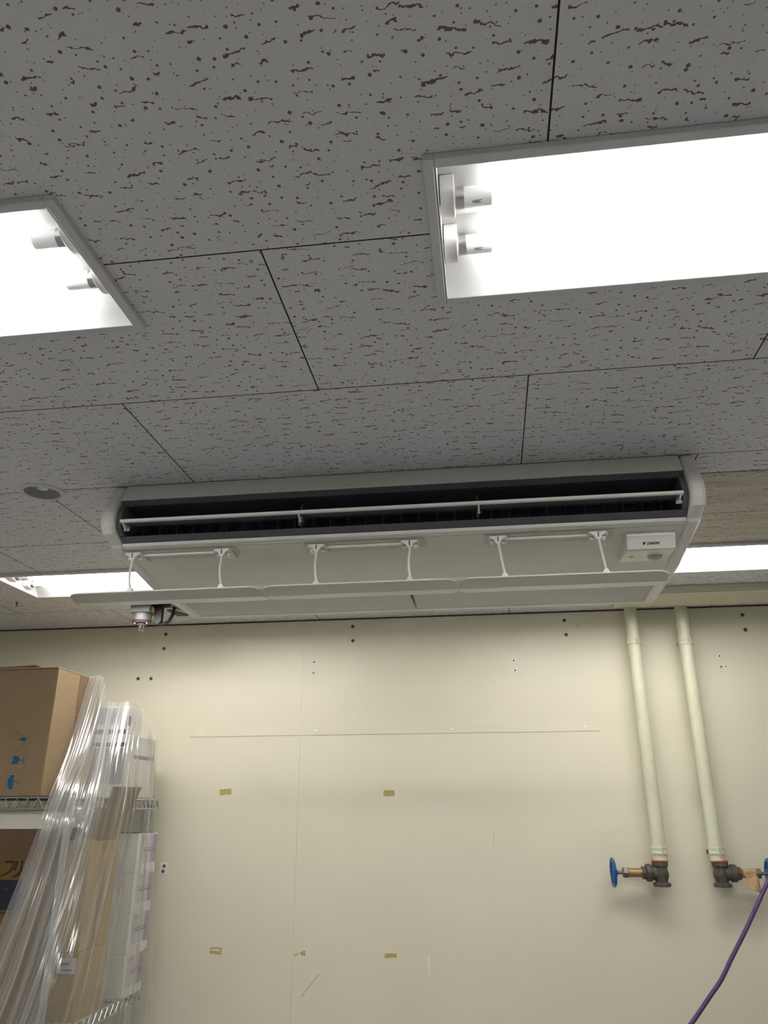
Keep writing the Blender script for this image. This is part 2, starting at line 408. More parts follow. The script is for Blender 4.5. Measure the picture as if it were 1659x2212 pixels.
# ------------------------------------------------------------------ fluorescent fixtures
def fixture(cx, cy, label):
    r = thing('ceiling_light', (cx, cy, CEIL), label, 'ceiling light', 'twin-tube ceiling lights')
    def B(x0, x1, y0, y1, z0, z1): return MB().box(cx + x0, cx + x1, cy + y0, cy + y1, CEIL + z0, CEIL + z1)
    hl, hw, il, iw = FIX_L / 2, FIX_W / 2, 0.634, 0.1505
    for s in (-1, 1):
        ys = sorted((s * iw, s * hw)); xs = sorted((s * il, s * hl))
        B(-il, il, ys[0], ys[1], -0.0115, -0.0002).build('frame_rail', 'frame_white', r, bevel=0.0015)
        B(xs[0], xs[1], -hw, hw, -0.012, -0.0002).build('frame_end', 'frame_white', r, bevel=0.0015)
    # trough: lip, sloped sides, roof with two shallow channels and a centre ridge
    prof = [(-iw, -0.011), (-0.103, 0.043), (-0.010, 0.043), (-0.004, 0.037), (0.004, 0.037), (0.010, 0.043), (0.103, 0.043), (iw, -0.011)]
    out = [(iw + 0.0012, -0.011), (0.104, 0.0445), (-0.104, 0.0445), (-iw - 0.0012, -0.011)]
    P = [(cy + a, CEIL + z) for a, z in prof + out]
    MB().prism(P, cx - il, cx + il).build('reflector', 'enamel', r)
    for s in (-1, 1):
        x = cx + s * (il - 0.001)
        MB().prism([(cy + a, CEIL + z) for a, z in [(-iw, -0.011), (-0.103, 0.043), (0.103, 0.043), (iw, -0.011)]], x, x - s * 0.0015).build('end_plate', 'enamel', r)
    for ty in (-0.0535, 0.0535):
        for s in (-1, 1):
            pf = []
            for k in range(0, 9):
                t = math.pi * k / 8; pf.append((cy + ty + 0.030 * math.cos(t), CEIL + 0.014 - 0.012 * math.sin(t)))
            pf += [(cy + ty - 0.030, CEIL + 0.0428), (cy + ty + 0.030, CEIL + 0.0428)]
            x = cx + s * (il - 0.004)
            so = MB().prism(pf, x, x - s * 0.022).build('lamp_socket', 'socket', r, smooth=True, bevel=0.0015)
            MB().tube([(x - s * 0.0221, cy + ty, CEIL + 0.022), (x - s * 0.0235, cy + ty, CEIL + 0.022)], 0.018, 18).build('socket_collar', 'socket', so, smooth=True, root=r)
        z = CEIL + 0.022; xe = il - 0.0275
        tu = MB().tube([(cx - xe + 0.055, cy + ty, z), (cx + xe - 0.055, cy + ty, z)], 0.0160, 24).build('fluorescent_tube', 'tube', r, smooth=True)
        for s in (-1, 1):
            MB().tube([(cx + s * (xe - 0.0128), cy + ty, z), (cx + s * (xe - 0.055), cy + ty, z)], 0.0160, 24).build('tube_end', 'tube_dim', tu, smooth=True, root=r)
            MB().tube([(cx + s * xe, cy + ty, z), (cx + s * (xe - 0.0128), cy + ty, z)], 0.0165, 24).build('end_cap', 'tin', tu, smooth=True, root=r)
        d = Vector((0, -0.35, -0.94)).normalized()
        upd = Vector((0, -0.94, 0.35)).normalized()
        text('tube_marking', 'NEC', 0.007, (1, 0, 0), upd, Vector((cx - xe + 0.032, cy + ty, z)) + d * 0.0161, 'print_grey', r, shear=0.25, bold=0.0002)
    # rating label on the far sloped side
    sl = Vector((0, iw - 0.103, -0.051)).normalized(); nrm = Vector((0, -sl.z, sl.y)) * -1
    nrm = Vector((0, -0.051, -(iw - 0.103))).normalized()
    c = Vector((cx - il + 0.058, cy + 0.103 + (iw - 0.103) * 0.74, CEIL + 0.043 - 0.051 * 0.74)) + nrm * 0.0006
    upd = -sl
    lb = MB()
    for (a, b_, w_, h_) in ((0, 0.0035, 0.034, 0.0005), (0, -0.0035, 0.034, 0.0005), (-0.017, 0, 0.0005, 0.0075), (0.017, 0, 0.0005, 0.0075)):
        pts = [c + Vector((a + sx * w_ / 2, 0, 0)) + upd * (b_ + sy * h_ / 2) for sx, sy in ((-1, -1), (1, -1), (1, 1), (-1, 1))]
        lb.poly(pts)
    lo = lb.build('rating_label', 'print_grey', r)
    text('label_print', 'FALJ5103K', 0.006, (1, 0, 0), upd, c, 'print_grey', lo, extrude=0.0001)
    return r
fixture(*FIXTURES[0], 'large lit twin-tube ceiling light, nearest on the right')
fixture(*FIXTURES[1], 'lit twin-tube ceiling light cut off by the left edge, nearer one')
fixture(*FIXTURES[2], 'lit twin-tube ceiling light behind the air conditioner, on its left')
fixture(*FIXTURES[3], 'lit twin-tube ceiling light behind the air conditioner, on its right')


fixture(*FIX_EXTRA[0], 'unseen lit twin-tube ceiling light added over the viewpoint, left, out of frame')
fixture(*FIX_EXTRA[1], 'unseen lit twin-tube ceiling light added over the viewpoint, right, out of frame')

# ------------------------------------------------------------------ air conditioner
AX0, AX1 = -1.025, 0.565      # outer
PX0, PX1 = -0.985, 0.525      # between the side panels
def Z(d): return CEIL + d
def bz(y): return -0.177 - (y - 1.912) * (0.040 / 0.288) if y < 2.2 else -0.217 - (y - 2.2) * (0.010 / 0.35)
ac = thing('air_conditioner', ((AX0 + AX1) / 2, 2.2, CEIL - 0.2), 'wide off-white ceiling-hung air conditioner with a dark open outlet', 'air conditioner')
def pr(prof, x0, x1): return MB().prism([(y, Z(d)) for y, d in prof], x0, x1)
side = [(1.890, -0.001), (1.866, -0.050), (1.850, -0.074), (1.838, -0.098), (1.835, -0.120), (1.840, -0.142), (1.853, -0.158), (1.908, -0.172), (1.916, -0.179),
        (2.2, -0.219), (2.552, -0.229), (2.570, -0.222), (2.580, -0.20), (2.580, -0.001)]
for x0, x1 in ((AX0, PX0 - 0.001), (PX1 + 0.001, AX1)):
    pr(side, x0, x1).build('side_panel', 'ac_side', ac, bevel=0.012, seg=3)
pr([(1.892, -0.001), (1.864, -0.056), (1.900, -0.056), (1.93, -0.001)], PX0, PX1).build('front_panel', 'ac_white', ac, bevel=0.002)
# outlet surround
pr([(1.866, -0.0565), (1.876, -0.070), (2.02, -0.074), (2.02, -0.0565)], PX0, PX1).build('outlet_top_frame', 'ac_grey', ac, bevel=0.001)
pr([(1.881, -0.157), (1.905, -0.1685), (1.94, -0.1685), (2.02, -0.1575)], PX0, PX1).build('outlet_lower_frame', 'ac_grey', ac, bevel=0.001)
for x0, x1 in ((PX0, PX0 + 0.014), (PX1 - 0.014, PX1)):
    pr([(1.868, -0.072), (1.855, -0.095), (1.852, -0.12), (1.858, -0.14), (1.878, -0.156), (2.02, -0.1565), (2.02, -0.0745), (1.880, -0.072)], x0, x1).build('outlet_end_frame', 'ac_grey', ac, bevel=0.002)
pr([(2.02, -0.056), (2.02, -0.16), (2.028, -0.16), (2.028, -0.056)], PX0, PX1).build('outlet_back', 'ac_black', ac)
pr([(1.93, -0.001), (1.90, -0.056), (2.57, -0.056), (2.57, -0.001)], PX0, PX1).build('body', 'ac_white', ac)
# fan-case rails deep in the outlet
for y, d in ((1.985, -0.092), (1.995, -0.121), (1.99, -0.142)):
    MB().box(PX0 + 0.014, PX1 - 0.014, y, y + 0.004, Z(d) - 0.0015, Z(d) + 0.0015).build('inner_rail', 'vane', ac)
n_v = 30
vane0 = None
for k in range(n_v):
    x = PX0 + 0.055 + (PX1 - PX0 - 0.11) * k / (n_v - 1)
    if vane0 is None:
        mb = MB().prism([(1.915, Z(-0.1505)), (1.905, Z(-0.128)), (1.93, Z(-0.105)), (1.975, Z(-0.10)), (1.985, Z(-0.1505))], x - 0.0009, x + 0.0009)
        vane0 = mb.build('vane', 'vane', ac); vx = x
    else:
        v = vane0.copy(); COL.objects.link(v); v.parent = ac; v.location.x = x - vx
for x in (-0.475, 0.0):
    MB().prism([(1.875, Z(-0.151)), (1.872, Z(-0.125)), (1.90, Z(-0.08)), (1.95, Z(-0.08)), (1.95, Z(-0.151))], x - 0.003, x + 0.003).build('outlet_rib', 'ac_grey', ac)
# swinging louver
lx0, lx1 = PX0 + 0.020, PX1 - 0.016
lv = pr([(1.8325, -0.1245), (1.834, -0.1315), (1.842, -0.1320), (1.887, -0.1265), (1.887, -0.1240), (1.842, -0.1245)], lx0, lx1).build('louver', 'ac_side', ac, bevel=0.0008)
pr([(1.843, -0.1326), (1.888, -0.1271), (1.888, -0.1262), (1.843, -0.1317)], lx0 + 0.006, lx1 - 0.006).build('louver_underside', 'ac_grey', lv, root=ac)
for x in (lx0 + 0.006, -0.47, 0.003, lx1 - 0.006):
    pr([(1.836, -0.1318), (1.884, -0.128), (1.880, -0.137), (1.868, -0.146), (1.861, -0.146)], x - 0.002, x + 0.002).build('louver_bracket', 'ac_side', lv, root=ac)
    MB().tube([(x - 0.007, 1.868, Z(-0.142)), (x + 0.007, 1.868, Z(-0.142))], 0.004, 10).build('louver_pivot', 'ac_side' if x < -0.9 or x > 0.4 else 'ac_grey', lv, smooth=True, root=ac)
# lower lip and bottom
pr([(1.9035, -0.1695), (1.908, -0.1775), (1.920, -0.1800), (1.935, -0.1790), (1.935, -0.1690)], PX0, PX1).build('front_lip', 'ac_side', ac, bevel=0.0015)
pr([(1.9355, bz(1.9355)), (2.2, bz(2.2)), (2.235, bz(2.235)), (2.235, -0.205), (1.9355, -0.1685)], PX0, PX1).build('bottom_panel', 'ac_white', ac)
# intake: two louvred grilles in a rim
GX = -0.2235
pr([(2.535, bz(2.535) - 0.001), (2.560, bz(2.56) - 0.001), (2.572, -0.21), (2.572, -0.19), (2.535, -0.19)], PX0, PX1).build('rear_rim', 'ac_side', ac, bevel=0.002)
for x0, x1 in ((PX0, GX - 0.002), (GX + 0.002, PX1)):
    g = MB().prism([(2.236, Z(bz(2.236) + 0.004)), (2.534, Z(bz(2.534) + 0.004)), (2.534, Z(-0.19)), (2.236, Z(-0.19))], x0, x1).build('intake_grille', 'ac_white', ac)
    sm = MB(); y = 2.240
    while y < 2.530:
        sm.prism([(y, Z(bz(y) + 0.0041)), (y, Z(bz(y) + 0.001)), (y + 0.0035, Z(bz(y)+ 0.0005)), (y + 0.0045, Z(bz(y) + 0.0041))], x0 + 0.002, x1 - 0.002); y += 0.0085
    tag(sm.build('grille_slats', 'ac_white', g, root=ac), kind='stuff')
MB().box(GX - 0.0018, GX + 0.0018, 2.30, 2.47, Z(-0.224), Z(-0.2)).build('grille_gap', 'ac_black', ac)
# sensor box with the maker's mark
scx0, scx1 = 0.384, 0.508
sb = pr([(1.962, -0.180), (1.9635, -0.194), (1.968, -0.200), (1.978, -0.2265), (1.985, -0.2285), (2.112, -0.2185), (2.118, -0.213), (2.118, -0.204)], scx0, scx1).build('sensor_cover', 'ac_side', ac, bevel=0.0022)
fn = Vector((0, 0.0265, -0.010)); fr_dir = Vector((0, 0.010, -0.0265)).normalized()
ftop = Vector((0, 1.968, Z(-0.200))); fbot = Vector((0, 1.978, Z(-0.2265)))
fc = (ftop + fbot) / 2; upv = (ftop - fbot).normalized(); nv = Vector((1, 0, 0)).cross(upv)
lc = Vector(((scx0 + scx1) / 2, fc.y, fc.z)) + nv * 0.0006
text('maker_mark', 'DAIKIN', 0.0092, (1, 0, 0), upv, lc + Vector((0.0045, 0, 0)), 'ink_black', sb, shear=0.28, bold=0.00035)
q = lc + Vector((-0.0178, 0, 0))
def on_face(a, b_): return q + Vector((a, 0, 0)) + upv * b_
MB().poly([on_face(-0.0034, 0.0042), on_face(0.0052, 0.0042), on_face(-0.0026, -0.0050)]).build('maker_emblem', 'ink_black', sb, root=ac)
lz = -0.2285 + (2.06 - 1.985) * 0.0787
le = MB().lathe([(0.0235, 0.003), (0.0235, -0.0005), (0.0205, -0.0015)], (0.469, 2.052, Z(lz)), n=28).build('lens_ring', 'ac_white', sb, smooth=True, root=ac)
MB().lathe([(0.0195, -0.0012), (0.0185, -0.0055), (0.0150, -0.0095), (0.009, -0.0125), (0.003, -0.0135)], (0.469, 2.052, Z(lz)), n=28).build('lens_dome', 'lens_grey', sb, smooth=True, root=ac)
MB().lathe([(0.0075, 0.002), (0.0075, -0.0012), (0.006, -0.0018)], (0.408, 2.052, Z(lz)), n=20).build('light_receiver', 'led_grey', sb, smooth=True, root=ac)

# ------------------------------------------------------------------ clip-on air deflectors
def deflector(bx, bl, br, arms, label, mark):
    """bx = two bracket x positions; bl, br = blade ends"""
    mid = (bx[0] + bx[1]) / 2
    r = thing('air_deflector', (mid, 1.95, CEIL - 0.30), label, 'air deflector', 'air deflectors under the air conditioner')
    # mounting plate with rounded ends, lying on the sloped bottom panel
    x0, x1, y0, y1, rad = mid - 0.166, mid + 0.170, 1.9365, 1.990, 0.014
    if x1 > 0.36: x1 = 0.36
    pts = []
    for cx, cy, a0 in ((x1 - rad, y1 - rad, 0), (x0 + rad, y1 - rad, 90), (x0 + rad, y0 + rad, 180), (x1 - rad, y0 + rad, 270)):
        for k in range(5):
            t = math.radians(a0 + 22.5 * k); pts.append((cx + rad * math.cos(t), cy + rad * math.sin(t)))
    mb = MB(); n = len(pts)
    mb.add([(x, y, Z(bz(y) - 0.0004)) for x, y in pts] + [(x, y, Z(bz(y) - 0.0030)) for x, y in pts],
           [tuple(range(n)), tuple(range(n, 2 * n))[::-1]] + [(i, (i + 1) % n, n + (i + 1) % n, n + i) for i in range(n)])
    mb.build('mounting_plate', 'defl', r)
    MB().tube([(bx[0] + 0.02, 1.953, Z(-0.190)), (bx[1] - 0.02, 1.953, Z(-0.190))], 0.0042, 10).build('cross_rod', 'defl_light', r, smooth=True)
    for i, (b, a) in enumerate(zip(bx, arms)):
        s = 1 if i == 0 else -1
        yb = 1.950; zb = Z(bz(yb) - 0.003)
        br_o = MB().box(b - 0.026, b + 0.026, yb - 0.010, yb + 0.052, zb - 0.0095, zb - 0.0002).build('bracket', 'defl', r, bevel=0.002)
        MB().prism([(b - 0.024, zb - 0.003), (b - 0.020, zb - 0.0005), (b + 0.020, zb - 0.0005), (b + 0.024, zb - 0.003), (b + 0.010, zb - 0.012), (b + 0.005, zb - 0.022), (b - 0.005, zb - 0.022), (b - 0.010, zb - 0.012)], yb - 0.016, yb - 0.0105, 'Y').build('clip_jaw', 'defl_light', br_o, bevel=0.001, root=r)
        MB().box(b - 0.0012, b + 0.0012, yb - 0.0172, yb - 0.0158, zb - 0.016, zb - 0.003).build('jaw_slot', 'ink_black', br_o, root=r)
        MB().lathe([(0.0055, -0.0185), (0.0075, -0.0135), (0.0075, -0.0105), (0.0055, -0.0095)], (b - s * 0.014, yb + 0.004, zb), n=14).build('thumb_nut', 'nylon', r, smooth=True)
        MB().lathe([(0.0040, -0.0150), (0.0055, -0.0125), (0.0055, -0.0095)], (b + s * 0.015, yb + 0.004, zb), n=12).build('bolt', 'chrome', r, smooth=True)
        # arm: thin bent rod from the jaw to the blade's near edge
        p0 = Vector((b, yb - 0.012, zb - 0.016)); p3 = Vector((a, 1.934, Z(-0.296)))
        bow = 0.004 if a < b - 0.0005 else 0.0025 if b < -0.1 else 0.0004
        path = [p0, p0.lerp(p3, 0.12) + Vector((bow * 0.2, -0.001, 0)), p0.lerp(p3, 0.45) + Vector((-bow, -0.004, 0)), p0.lerp(p3, 0.75) + Vector((-bow * 0.6, -0.004, 0)), p0.lerp(p3, 0.92) + Vector((bow * 0.2, -0.001, 0)), p3]
        sm = []
        for k in range(len(path) - 1):
            for t in (0, 0.5): sm.append(path[k].lerp(path[k + 1], t))
        sm.append(path[-1])
        MB().tube(sm, 0.0034, 8).build('arm', 'defl_light', r, smooth=True)
        MB().prism([(a - 0.009, Z(-0.2992)), (a - 0.004, Z(-0.289)), (a + 0.004, Z(-0.289)), (a + 0.009, Z(-0.2992))], 1.930, 1.944, 'Y').build('arm_foot', 'defl_light', r)
    # blade: long, creased once, rounded corners
    rad = 0.028; y0, y1, yc = 1.928, 2.050, 1.982
    def bl_z(y):
        return -0.2995 - (y - y0) / (yc - y0) * 0.0115 if y < yc else -0.311 + (y - yc) / (y1 - yc) * 0.0075
    xs = [bl + rad * (1 - math.cos(math.pi / 2 * k / 6)) for k in range(7)] + [br - rad * (1 - math.cos(math.pi / 2 * k / 6)) for k in range(6, -1, -1)]
    rows = 12; V = []; Fc = []
    for x in xs:
        dx = min(x - bl, br - x); ins = 0 if dx >= rad else rad - math.sqrt(max(0, rad * rad - (rad - dx) ** 2))
        a, b_ = y0 + ins * 0.9, y1 - ins * 0.9
        for lay in (0, -0.0032):
            for k in range(rows + 1):
                if k <= 6: y = a + (yc - a) * k / 6
                else: y = yc + (b_ - yc) * (k - 6) / 6
                V.append((x, y, Z(bl_z(y) + lay)))
    st = 2 * (rows + 1)
    for i in range(len(xs) - 1):
        for k in range(rows):
            for off, fl in ((0, 1), (rows + 1, 0)):
                a = i * st + off + k; qd = (a, a + 1, a + st + 1, a + st); Fc.append(qd if fl else qd[::-1])
        for k in (0, rows):
            a = i * st + k; Fc.append((a, a + st, a + st + rows + 1, a + rows + 1))
    for i in (0, len(xs) - 1):
        for k in range(rows):
            a = i * st + k; Fc.append((a, a + 1, a + 1 + rows + 1, a + rows + 1))
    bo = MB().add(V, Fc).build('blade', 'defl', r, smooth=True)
    bo.data.set_sharp_from_angle(angle=math.radians(8))
    # lit near edge of the blade, put in as a thin pale bead
    MB().tube([(x, y0 - 0.0006 + max(0, rad - min(x - bl, br - x)) * 0.0, Z(-0.3012)) for x in (bl + rad, br - rad)], 0.0021, 8).build('lit_edge_line', 'defl_light', bo, smooth=True, root=r)
    if mark:
        ym = 1.995; zz = Z(bl_z(ym) - 0.0034)
        text('embossed_mark', 'AIR ASSIST E', 0.0150, (1, 0, 0), (0, -1, -0.11), (bl + 0.066, ym, zz - 0.0004), 'emboss', bo, shear=0.0, spacing=1.15)
    return r
deflector((-0.967, -0.708), -1.142, -0.594, (-0.962, -0.702), 'air deflector blade on two rods, leftmost, reaching past the unit', True)
deflector((-0.441, -0.186), -0.588, -0.064, (-0.438, -0.186), 'air deflector blade on two rods, middle of the three', True)
deflector((0.049, 0.308), -0.058, 0.474, (0.062, 0.318), 'air deflector blade on two rods, right one below the sensor box', True)

# ------------------------------------------------------------------ things on the ceiling
dl = thing('recessed_downlight', (DLX, DLY, CEIL), 'small round unlit recessed downlight in the ceiling, left of the unit', 'downlight')
ring = MB(); nn = 40; R0, R1 = DLR * 0.80, DLR
ring.lathe([(R0, 0.004), (R0, -0.004), (R0 + 0.003, -0.006), (R1 - 0.004, -0.005), (R1, -0.002), (R1, -0.0003)], (DLX, DLY, CEIL), n=nn)
ring.f = [f for f in ring.f if len(f) == 4]
ring.build('trim_ring', 'frame_white', dl, smooth=True)
cup = MB().lathe([(R0, -0.002), (R0 * 0.97, 0.010), (R0 * 0.88, 0.022), (R0 * 0.55, 0.030)], (DLX, DLY, CEIL), n=nn)
cup.f = [f for f in cup.f if len(f) == 4] + [tuple(range(3 * nn, 4 * nn))]
cup.build('reflector_cup', 'cup_grey', dl, smooth=True)
MB().lathe([(0.012, 0.029), (0.017, 0.022), (0.018, 0.015), (0.014, 0.008), (0.006, 0.005)], (DLX, DLY, CEIL), n=20).build('bulb', 'enamel_bulb', dl, smooth=True)

# cover strip running to the right behind the unit
dc = thing('cable_cover', (1.4, 3.312, CEIL - 0.02), 'flat beige cable cover on the ceiling above the two pipes', 'cable cover')
MB().box(0.57, RX1 - 0.001, 3.200, 3.425, CEIL - 0.028, CEIL - 0.0003).build('channel', 'duct', dc, bevel=0.002)
MB().box(0.57, RX1 - 0.001, 3.202, 3.423, CEIL - 0.0315, CEIL - 0.0283).build('lid', 'duct', dc, bevel=0.0012)

# detector head
hx, hy = -1.497, 3.16
hd = thing('detector_head', (hx, hy, CEIL - 0.12), 'grey metal detector head with a nozzle on a black ceiling bracket', 'detector')
MB().lathe([(0.060, -0.0005), (0.058, -0.008), (0.030, -0.012)], (hx + 0.005, hy, CEIL), n=28).build('ceiling_plate', 'black_metal', hd, smooth=True)
MB().box(hx - 0.043, hx + 0.048, hy - 0.040, hy + 0.040, CEIL - 0.052, CEIL - 0.014).build('junction_box', 'grey_cast', hd, bevel=0.005)
MB().box(hx - 0.041, hx + 0.046, hy - 0.038, hy + 0.038, CEIL - 0.0135, CEIL - 0.0105).build('box_lid', 'black_metal', hd)
MB().box(hx + 0.0482, hx + 0.0492, hy - 0.018, hy + 0.014, CEIL - 0.046, CEIL - 0.024).build('sticker', 'yellow_sticker', hd)
MB().lathe([(0.040, -0.052), (0.041, -0.060), (0.040, -0.081)], (hx, hy, CEIL), n=28).build('barrel', 'satin', hd, smooth=True)
MB().lathe([(0.042, -0.0812), (0.042, -0.0868)], (hx, hy, CEIL), n=28).build('gasket', 'red_gasket', hd, smooth=True)
MB().lathe([(0.038, -0.087), (0.037, -0.0915), (0.020, -0.093), (0.019, -0.101), (0.013, -0.103)], (hx, hy, CEIL), n=24).build('lower_cap', 'grey_cast', hd, smooth=True)
for a in (0.4, 2.5, 4.6):
    MB().lathe([(0.0045, -0.092), (0.0045, -0.097), (0.003, -0.0985)], (hx + 0.030 * math.cos(a + 3.4), hy + 0.030 * math.sin(a + 3.4), CEIL), n=8).build('cap_screw', 'chrome', hd, smooth=True)
for a in (0.2, 1.77, 3.34, 4.91):
    MB().lathe([(0.0034, -0.103), (0.0034, -0.124), (0.002, -0.128)], (hx + 0.0085 * math.cos(a), hy + 0.0085 * math.sin(a), CEIL), n=8).build('nozzle_prong', 'chrome', hd, smooth=True)
MB().lathe([(0.005, -0.103), (0.0045, -0.118)], (hx, hy, CEIL), n=10).build('nozzle_core', 'black_metal', hd, smooth=True)
bk = MB().prism([(hx + 0.052, CEIL - 0.0005), (hx + 0.115, CEIL - 0.0005), (hx + 0.115, CEIL - 0.016), (hx + 0.085, CEIL - 0.020), (hx + 0.085, CEIL - 0.085), (hx + 0.070, CEIL - 0.100), (hx + 0.052, CEIL - 0.092)], hy + 0.005, hy + 0.030, 'Y').build('side_bracket', 'black_metal', hd, bevel=0.002)
MB().tube([(hx + 0.062, hy + 0.02, CEIL - 0.094), (hx + 0.088, hy + 0.03, CEIL - 0.092), (hx + 0.104, hy + 0.05, CEIL - 0.075), (hx + 0.110, hy + 0.07, CEIL - 0.040), (hx + 0.110, hy + 0.08, CEIL - 0.005)], 0.0075, 10).build('cable', 'black_metal', hd, smooth=True)
MB().prism([(hx + 0.085, hy + 0.05), (hx + 0.108, hy + 0.035), (hx + 0.165, hy + 0.16), (hx + 0.095, hy + 0.16)], CEIL - 0.026, CEIL - 0.0225, 'Z').build('gusset_plate', 'black_metal', hd, bevel=0.001)

hk = thing('ceiling_hook', (-2.05, 3.07, CEIL - 0.012), 'tiny dark hook screwed into the ceiling at the far left', 'hook')
MB().lathe([(0.007, -0.0004), (0.007, -0.002)], (-2.05, 3.07, CEIL), n=12).build('hook_plate', 'black_metal', hk)
MB().tube([(-2.05, 3.07, CEIL - 0.002), (-2.05, 3.07, CEIL - 0.008), (-2.046, 3.07, CEIL - 0.014), (-2.052, 3.07, CEIL - 0.018)], 0.002, 6).build('hook_wire', 'black_metal', hk)

# ------------------------------------------------------------------ pipes and valves
def pipe(px, zc1, zc2, label):
    r = thing('wall_pipe', (px, 3.51, 1.40), label, 'pipe', 'cream pipes on the wall')
    MB().tube([(px, 3.51, CEIL + 0.006), (px, 3.51, 1.402)], 0.0272, 24).build('pipe_run', 'pipe_paint', r, smooth=True)
    ho = MB().lathe([(0.040, -0.0004), (0.040, -0.0015), (0.029, -0.0015), (0.029, -0.0004)], (px - 0.002, 3.508, CEIL), n=24)
    ho.f = [f for f in ho.f if len(f) == 4]
    ho.build('hole_shade_ring', 'hole', r)  # flat dark ring stands in for the shaded hole around the pipe
    for z in (zc1, zc2):
        c = MB().lathe([(0.0278, -0.014), (0.0312, -0.0125), (0.0312, -0.003), (0.0300, 0.0), (0.0312, 0.003), (0.0312, 0.0125), (0.0278, 0.014)], (px, 3.51, z), n=24)
        co = c.build('pipe_clamp', 'pipe_paint', r, smooth=True)
        MB().box(px + 0.002, px + 0.009, 3.4765, 3.4795, z - 0.017, z + 0.015).build('clamp_clip', 'pipe_paint', co, bevel=0.001, root=r)
        MB().box(px + 0.0045, px + 0.0065, 3.4755, 3.4766, z - 0.013, z + 0.011).build('clip_slot', 'pencil', co, root=r)
        MB().box(px - 0.012, px + 0.012, 3.538, WALLY - 0.0005, z - 0.010, z + 0.010).build('clamp_stand', 'pipe_paint', co, root=r)
        if px > 0.8: MB().box(px - 0.037, px - 0.031, 3.505, 3.518, z - 0.013, z + 0.003).build('clamp_bolt', 'steel_dark', co, root=r)
    return r
pipe(0.662, 2.293, 1.440, 'cream painted vertical pipe ending in a valve, left of the pair')
pipe(0.882, 2.284, 1.440, 'cream painted vertical pipe ending in a valve, right of the pair')

def hexprof(c, r, x0, x1, axis='X'):
    return MB().lathe([(r * 0.94, x0), (r, x0 + 0.001), (r, x1 - 0.001), (r * 0.94, x1)], c, axis, 6)
def valve(px, s, label, tagp=False):
    """s = -1: spindle to the left, +1: to the right"""
    y, z = 3.51, 1.357
    r = thing('globe_valve', (px, y, 1.31), label, 'valve', 'bronze valves on the wall pipes')
    MB().lathe([(0.030, 0.0400), (0.031, 0.038), (0.031, 0.026), (0.027, 0.022), (0.0265, 0.010), (0.030, 0.0), (0.030, -0.012), (0.025, -0.024), (0.024, -0.034), (0.033, -0.037), (0.034, -0.0395), (0.034, -0.048), (0.031, -0.050)], (px, y, z), n=24).build('valve_body', 'bronze', r, smooth=True)
    MB().lathe([(0.0315, 0.0402), (0.033, 0.0415), (0.033, 0.046), (0.029, 0.0468)], (px, y, z), n=18).build('rusty_collar', 'rust', r, smooth=True)
    def L(prof, name, m, n=20):
        return MB().lathe([(a, s * b_) for a, b_ in prof], (px, y, z), 'X', n).build(name, m, r, smooth=n > 8)
    L([(0.026, 0.014), (0.027, 0.034), (0.0325, 0.038), (0.0325, 0.056), (0.027, 0.060)], 'bonnet_seat', 'bronze')
    L([(0.026, 0.0602), (0.0265, 0.062), (0.0265, 0.072), (0.022, 0.0745)], 'bonnet_hex', 'bronze', 6)
    L([(0.0175, 0.0747), (0.0165, 0.085), (0.0165, 0.118), (0.0175, 0.1278)], 'bonnet_neck', 'brass')
    L([(0.0195, 0.128), (0.0205, 0.130), (0.0205, 0.146), (0.018, 0.149)], 'gland_nut', 'steel_dark', 6)
    L([(0.0065, 0.1492), (0.0065, 0.176)], 'spindle', 'steel_dark', 12)
    # handwheel: rim, hub, four spokes; axis along the spindle
    hub = s * 0.180
    c = Vector((px + hub, y, z))
    rim = []
    for k in range(33):
        t = 2 * math.pi * k / 32; rr = 0.048 + 0.0015 * math.cos(5 * t)
        rim.append(c + Vector((s * 0.006, rr * math.cos(t), rr * math.sin(t))))
    wh = MB().tube(rim, 0.0072, 10, cap=False).build('handwheel_rim', 'blue_paint', r, smooth=True)
    MB().lathe([(0.0135, -0.006), (0.0135, 0.009), (0.010, 0.011)], c, 'X', 14).build('handwheel_hub', 'blue_paint', wh, smooth=True, root=r)
    for k in range(5):
        t = 2 * math.pi * k / 5 + 0.3; d = Vector((0, math.cos(t), math.sin(t)))
        MB().tube([c + d * 0.008, c + d * 0.030 + Vector((s * 0.003, 0, 0)), c + d * 0.047 + Vector((s * 0.006, 0, 0))], [0.006, 0.005, 0.005], 8).build('handwheel_spoke', 'blue_paint', wh, smooth=True, root=r)
    return r
valve(0.657, -1, 'bronze valve with blue handwheel facing left, on the left pipe')
valve(0.889, 1, 'bronze valve with blue handwheel facing right and brown paper tag')
# paper tag folded over the neck of the right valve
tg = thing('paper_tag', (0.992, 3.49, 1.30), 'crumpled brown paper tag hanging from the right valve', 'tag')
V = []; Fc = []
nx, ny = 6, 14
for i in range(nx + 1):
    for j in range(ny + 1):
        a = i / nx; t = j / ny
        x = 0.970 + 0.050 * a + (0.004 * t if a > .5 else 0.010 * t * t)
        if t < 0.4:
            th = math.pi * (0.15 + 0.95 * (t / 0.4)); yy = 3.51 - 0.0192 * math.sin(th) ; zz = 1.357 + 0.0192 * math.cos(th * 0.72)
            yy = 3.51 - 0.0195 * math.sin(min(th, math.pi / 2 * 1.2)); 
        else:
            f = (t - 0.4) / 0.6; yy = 3.4905 - 0.010 * f + 0.004 * math.sin(a * 5 + f * 3); zz = 1.350 - 0.062 * f * (1 - 0.25 * (1 - a) * f)
        V.append((x, yy, zz))
for i in range(nx):
    for j in range(ny):
        k = i * (ny + 1) + j; Fc.append((k, k + 1, k + ny + 2, k + ny + 1))
to = MB().add(V, Fc).build('tag_sheet', 'tag_paper', tg, smooth=True)
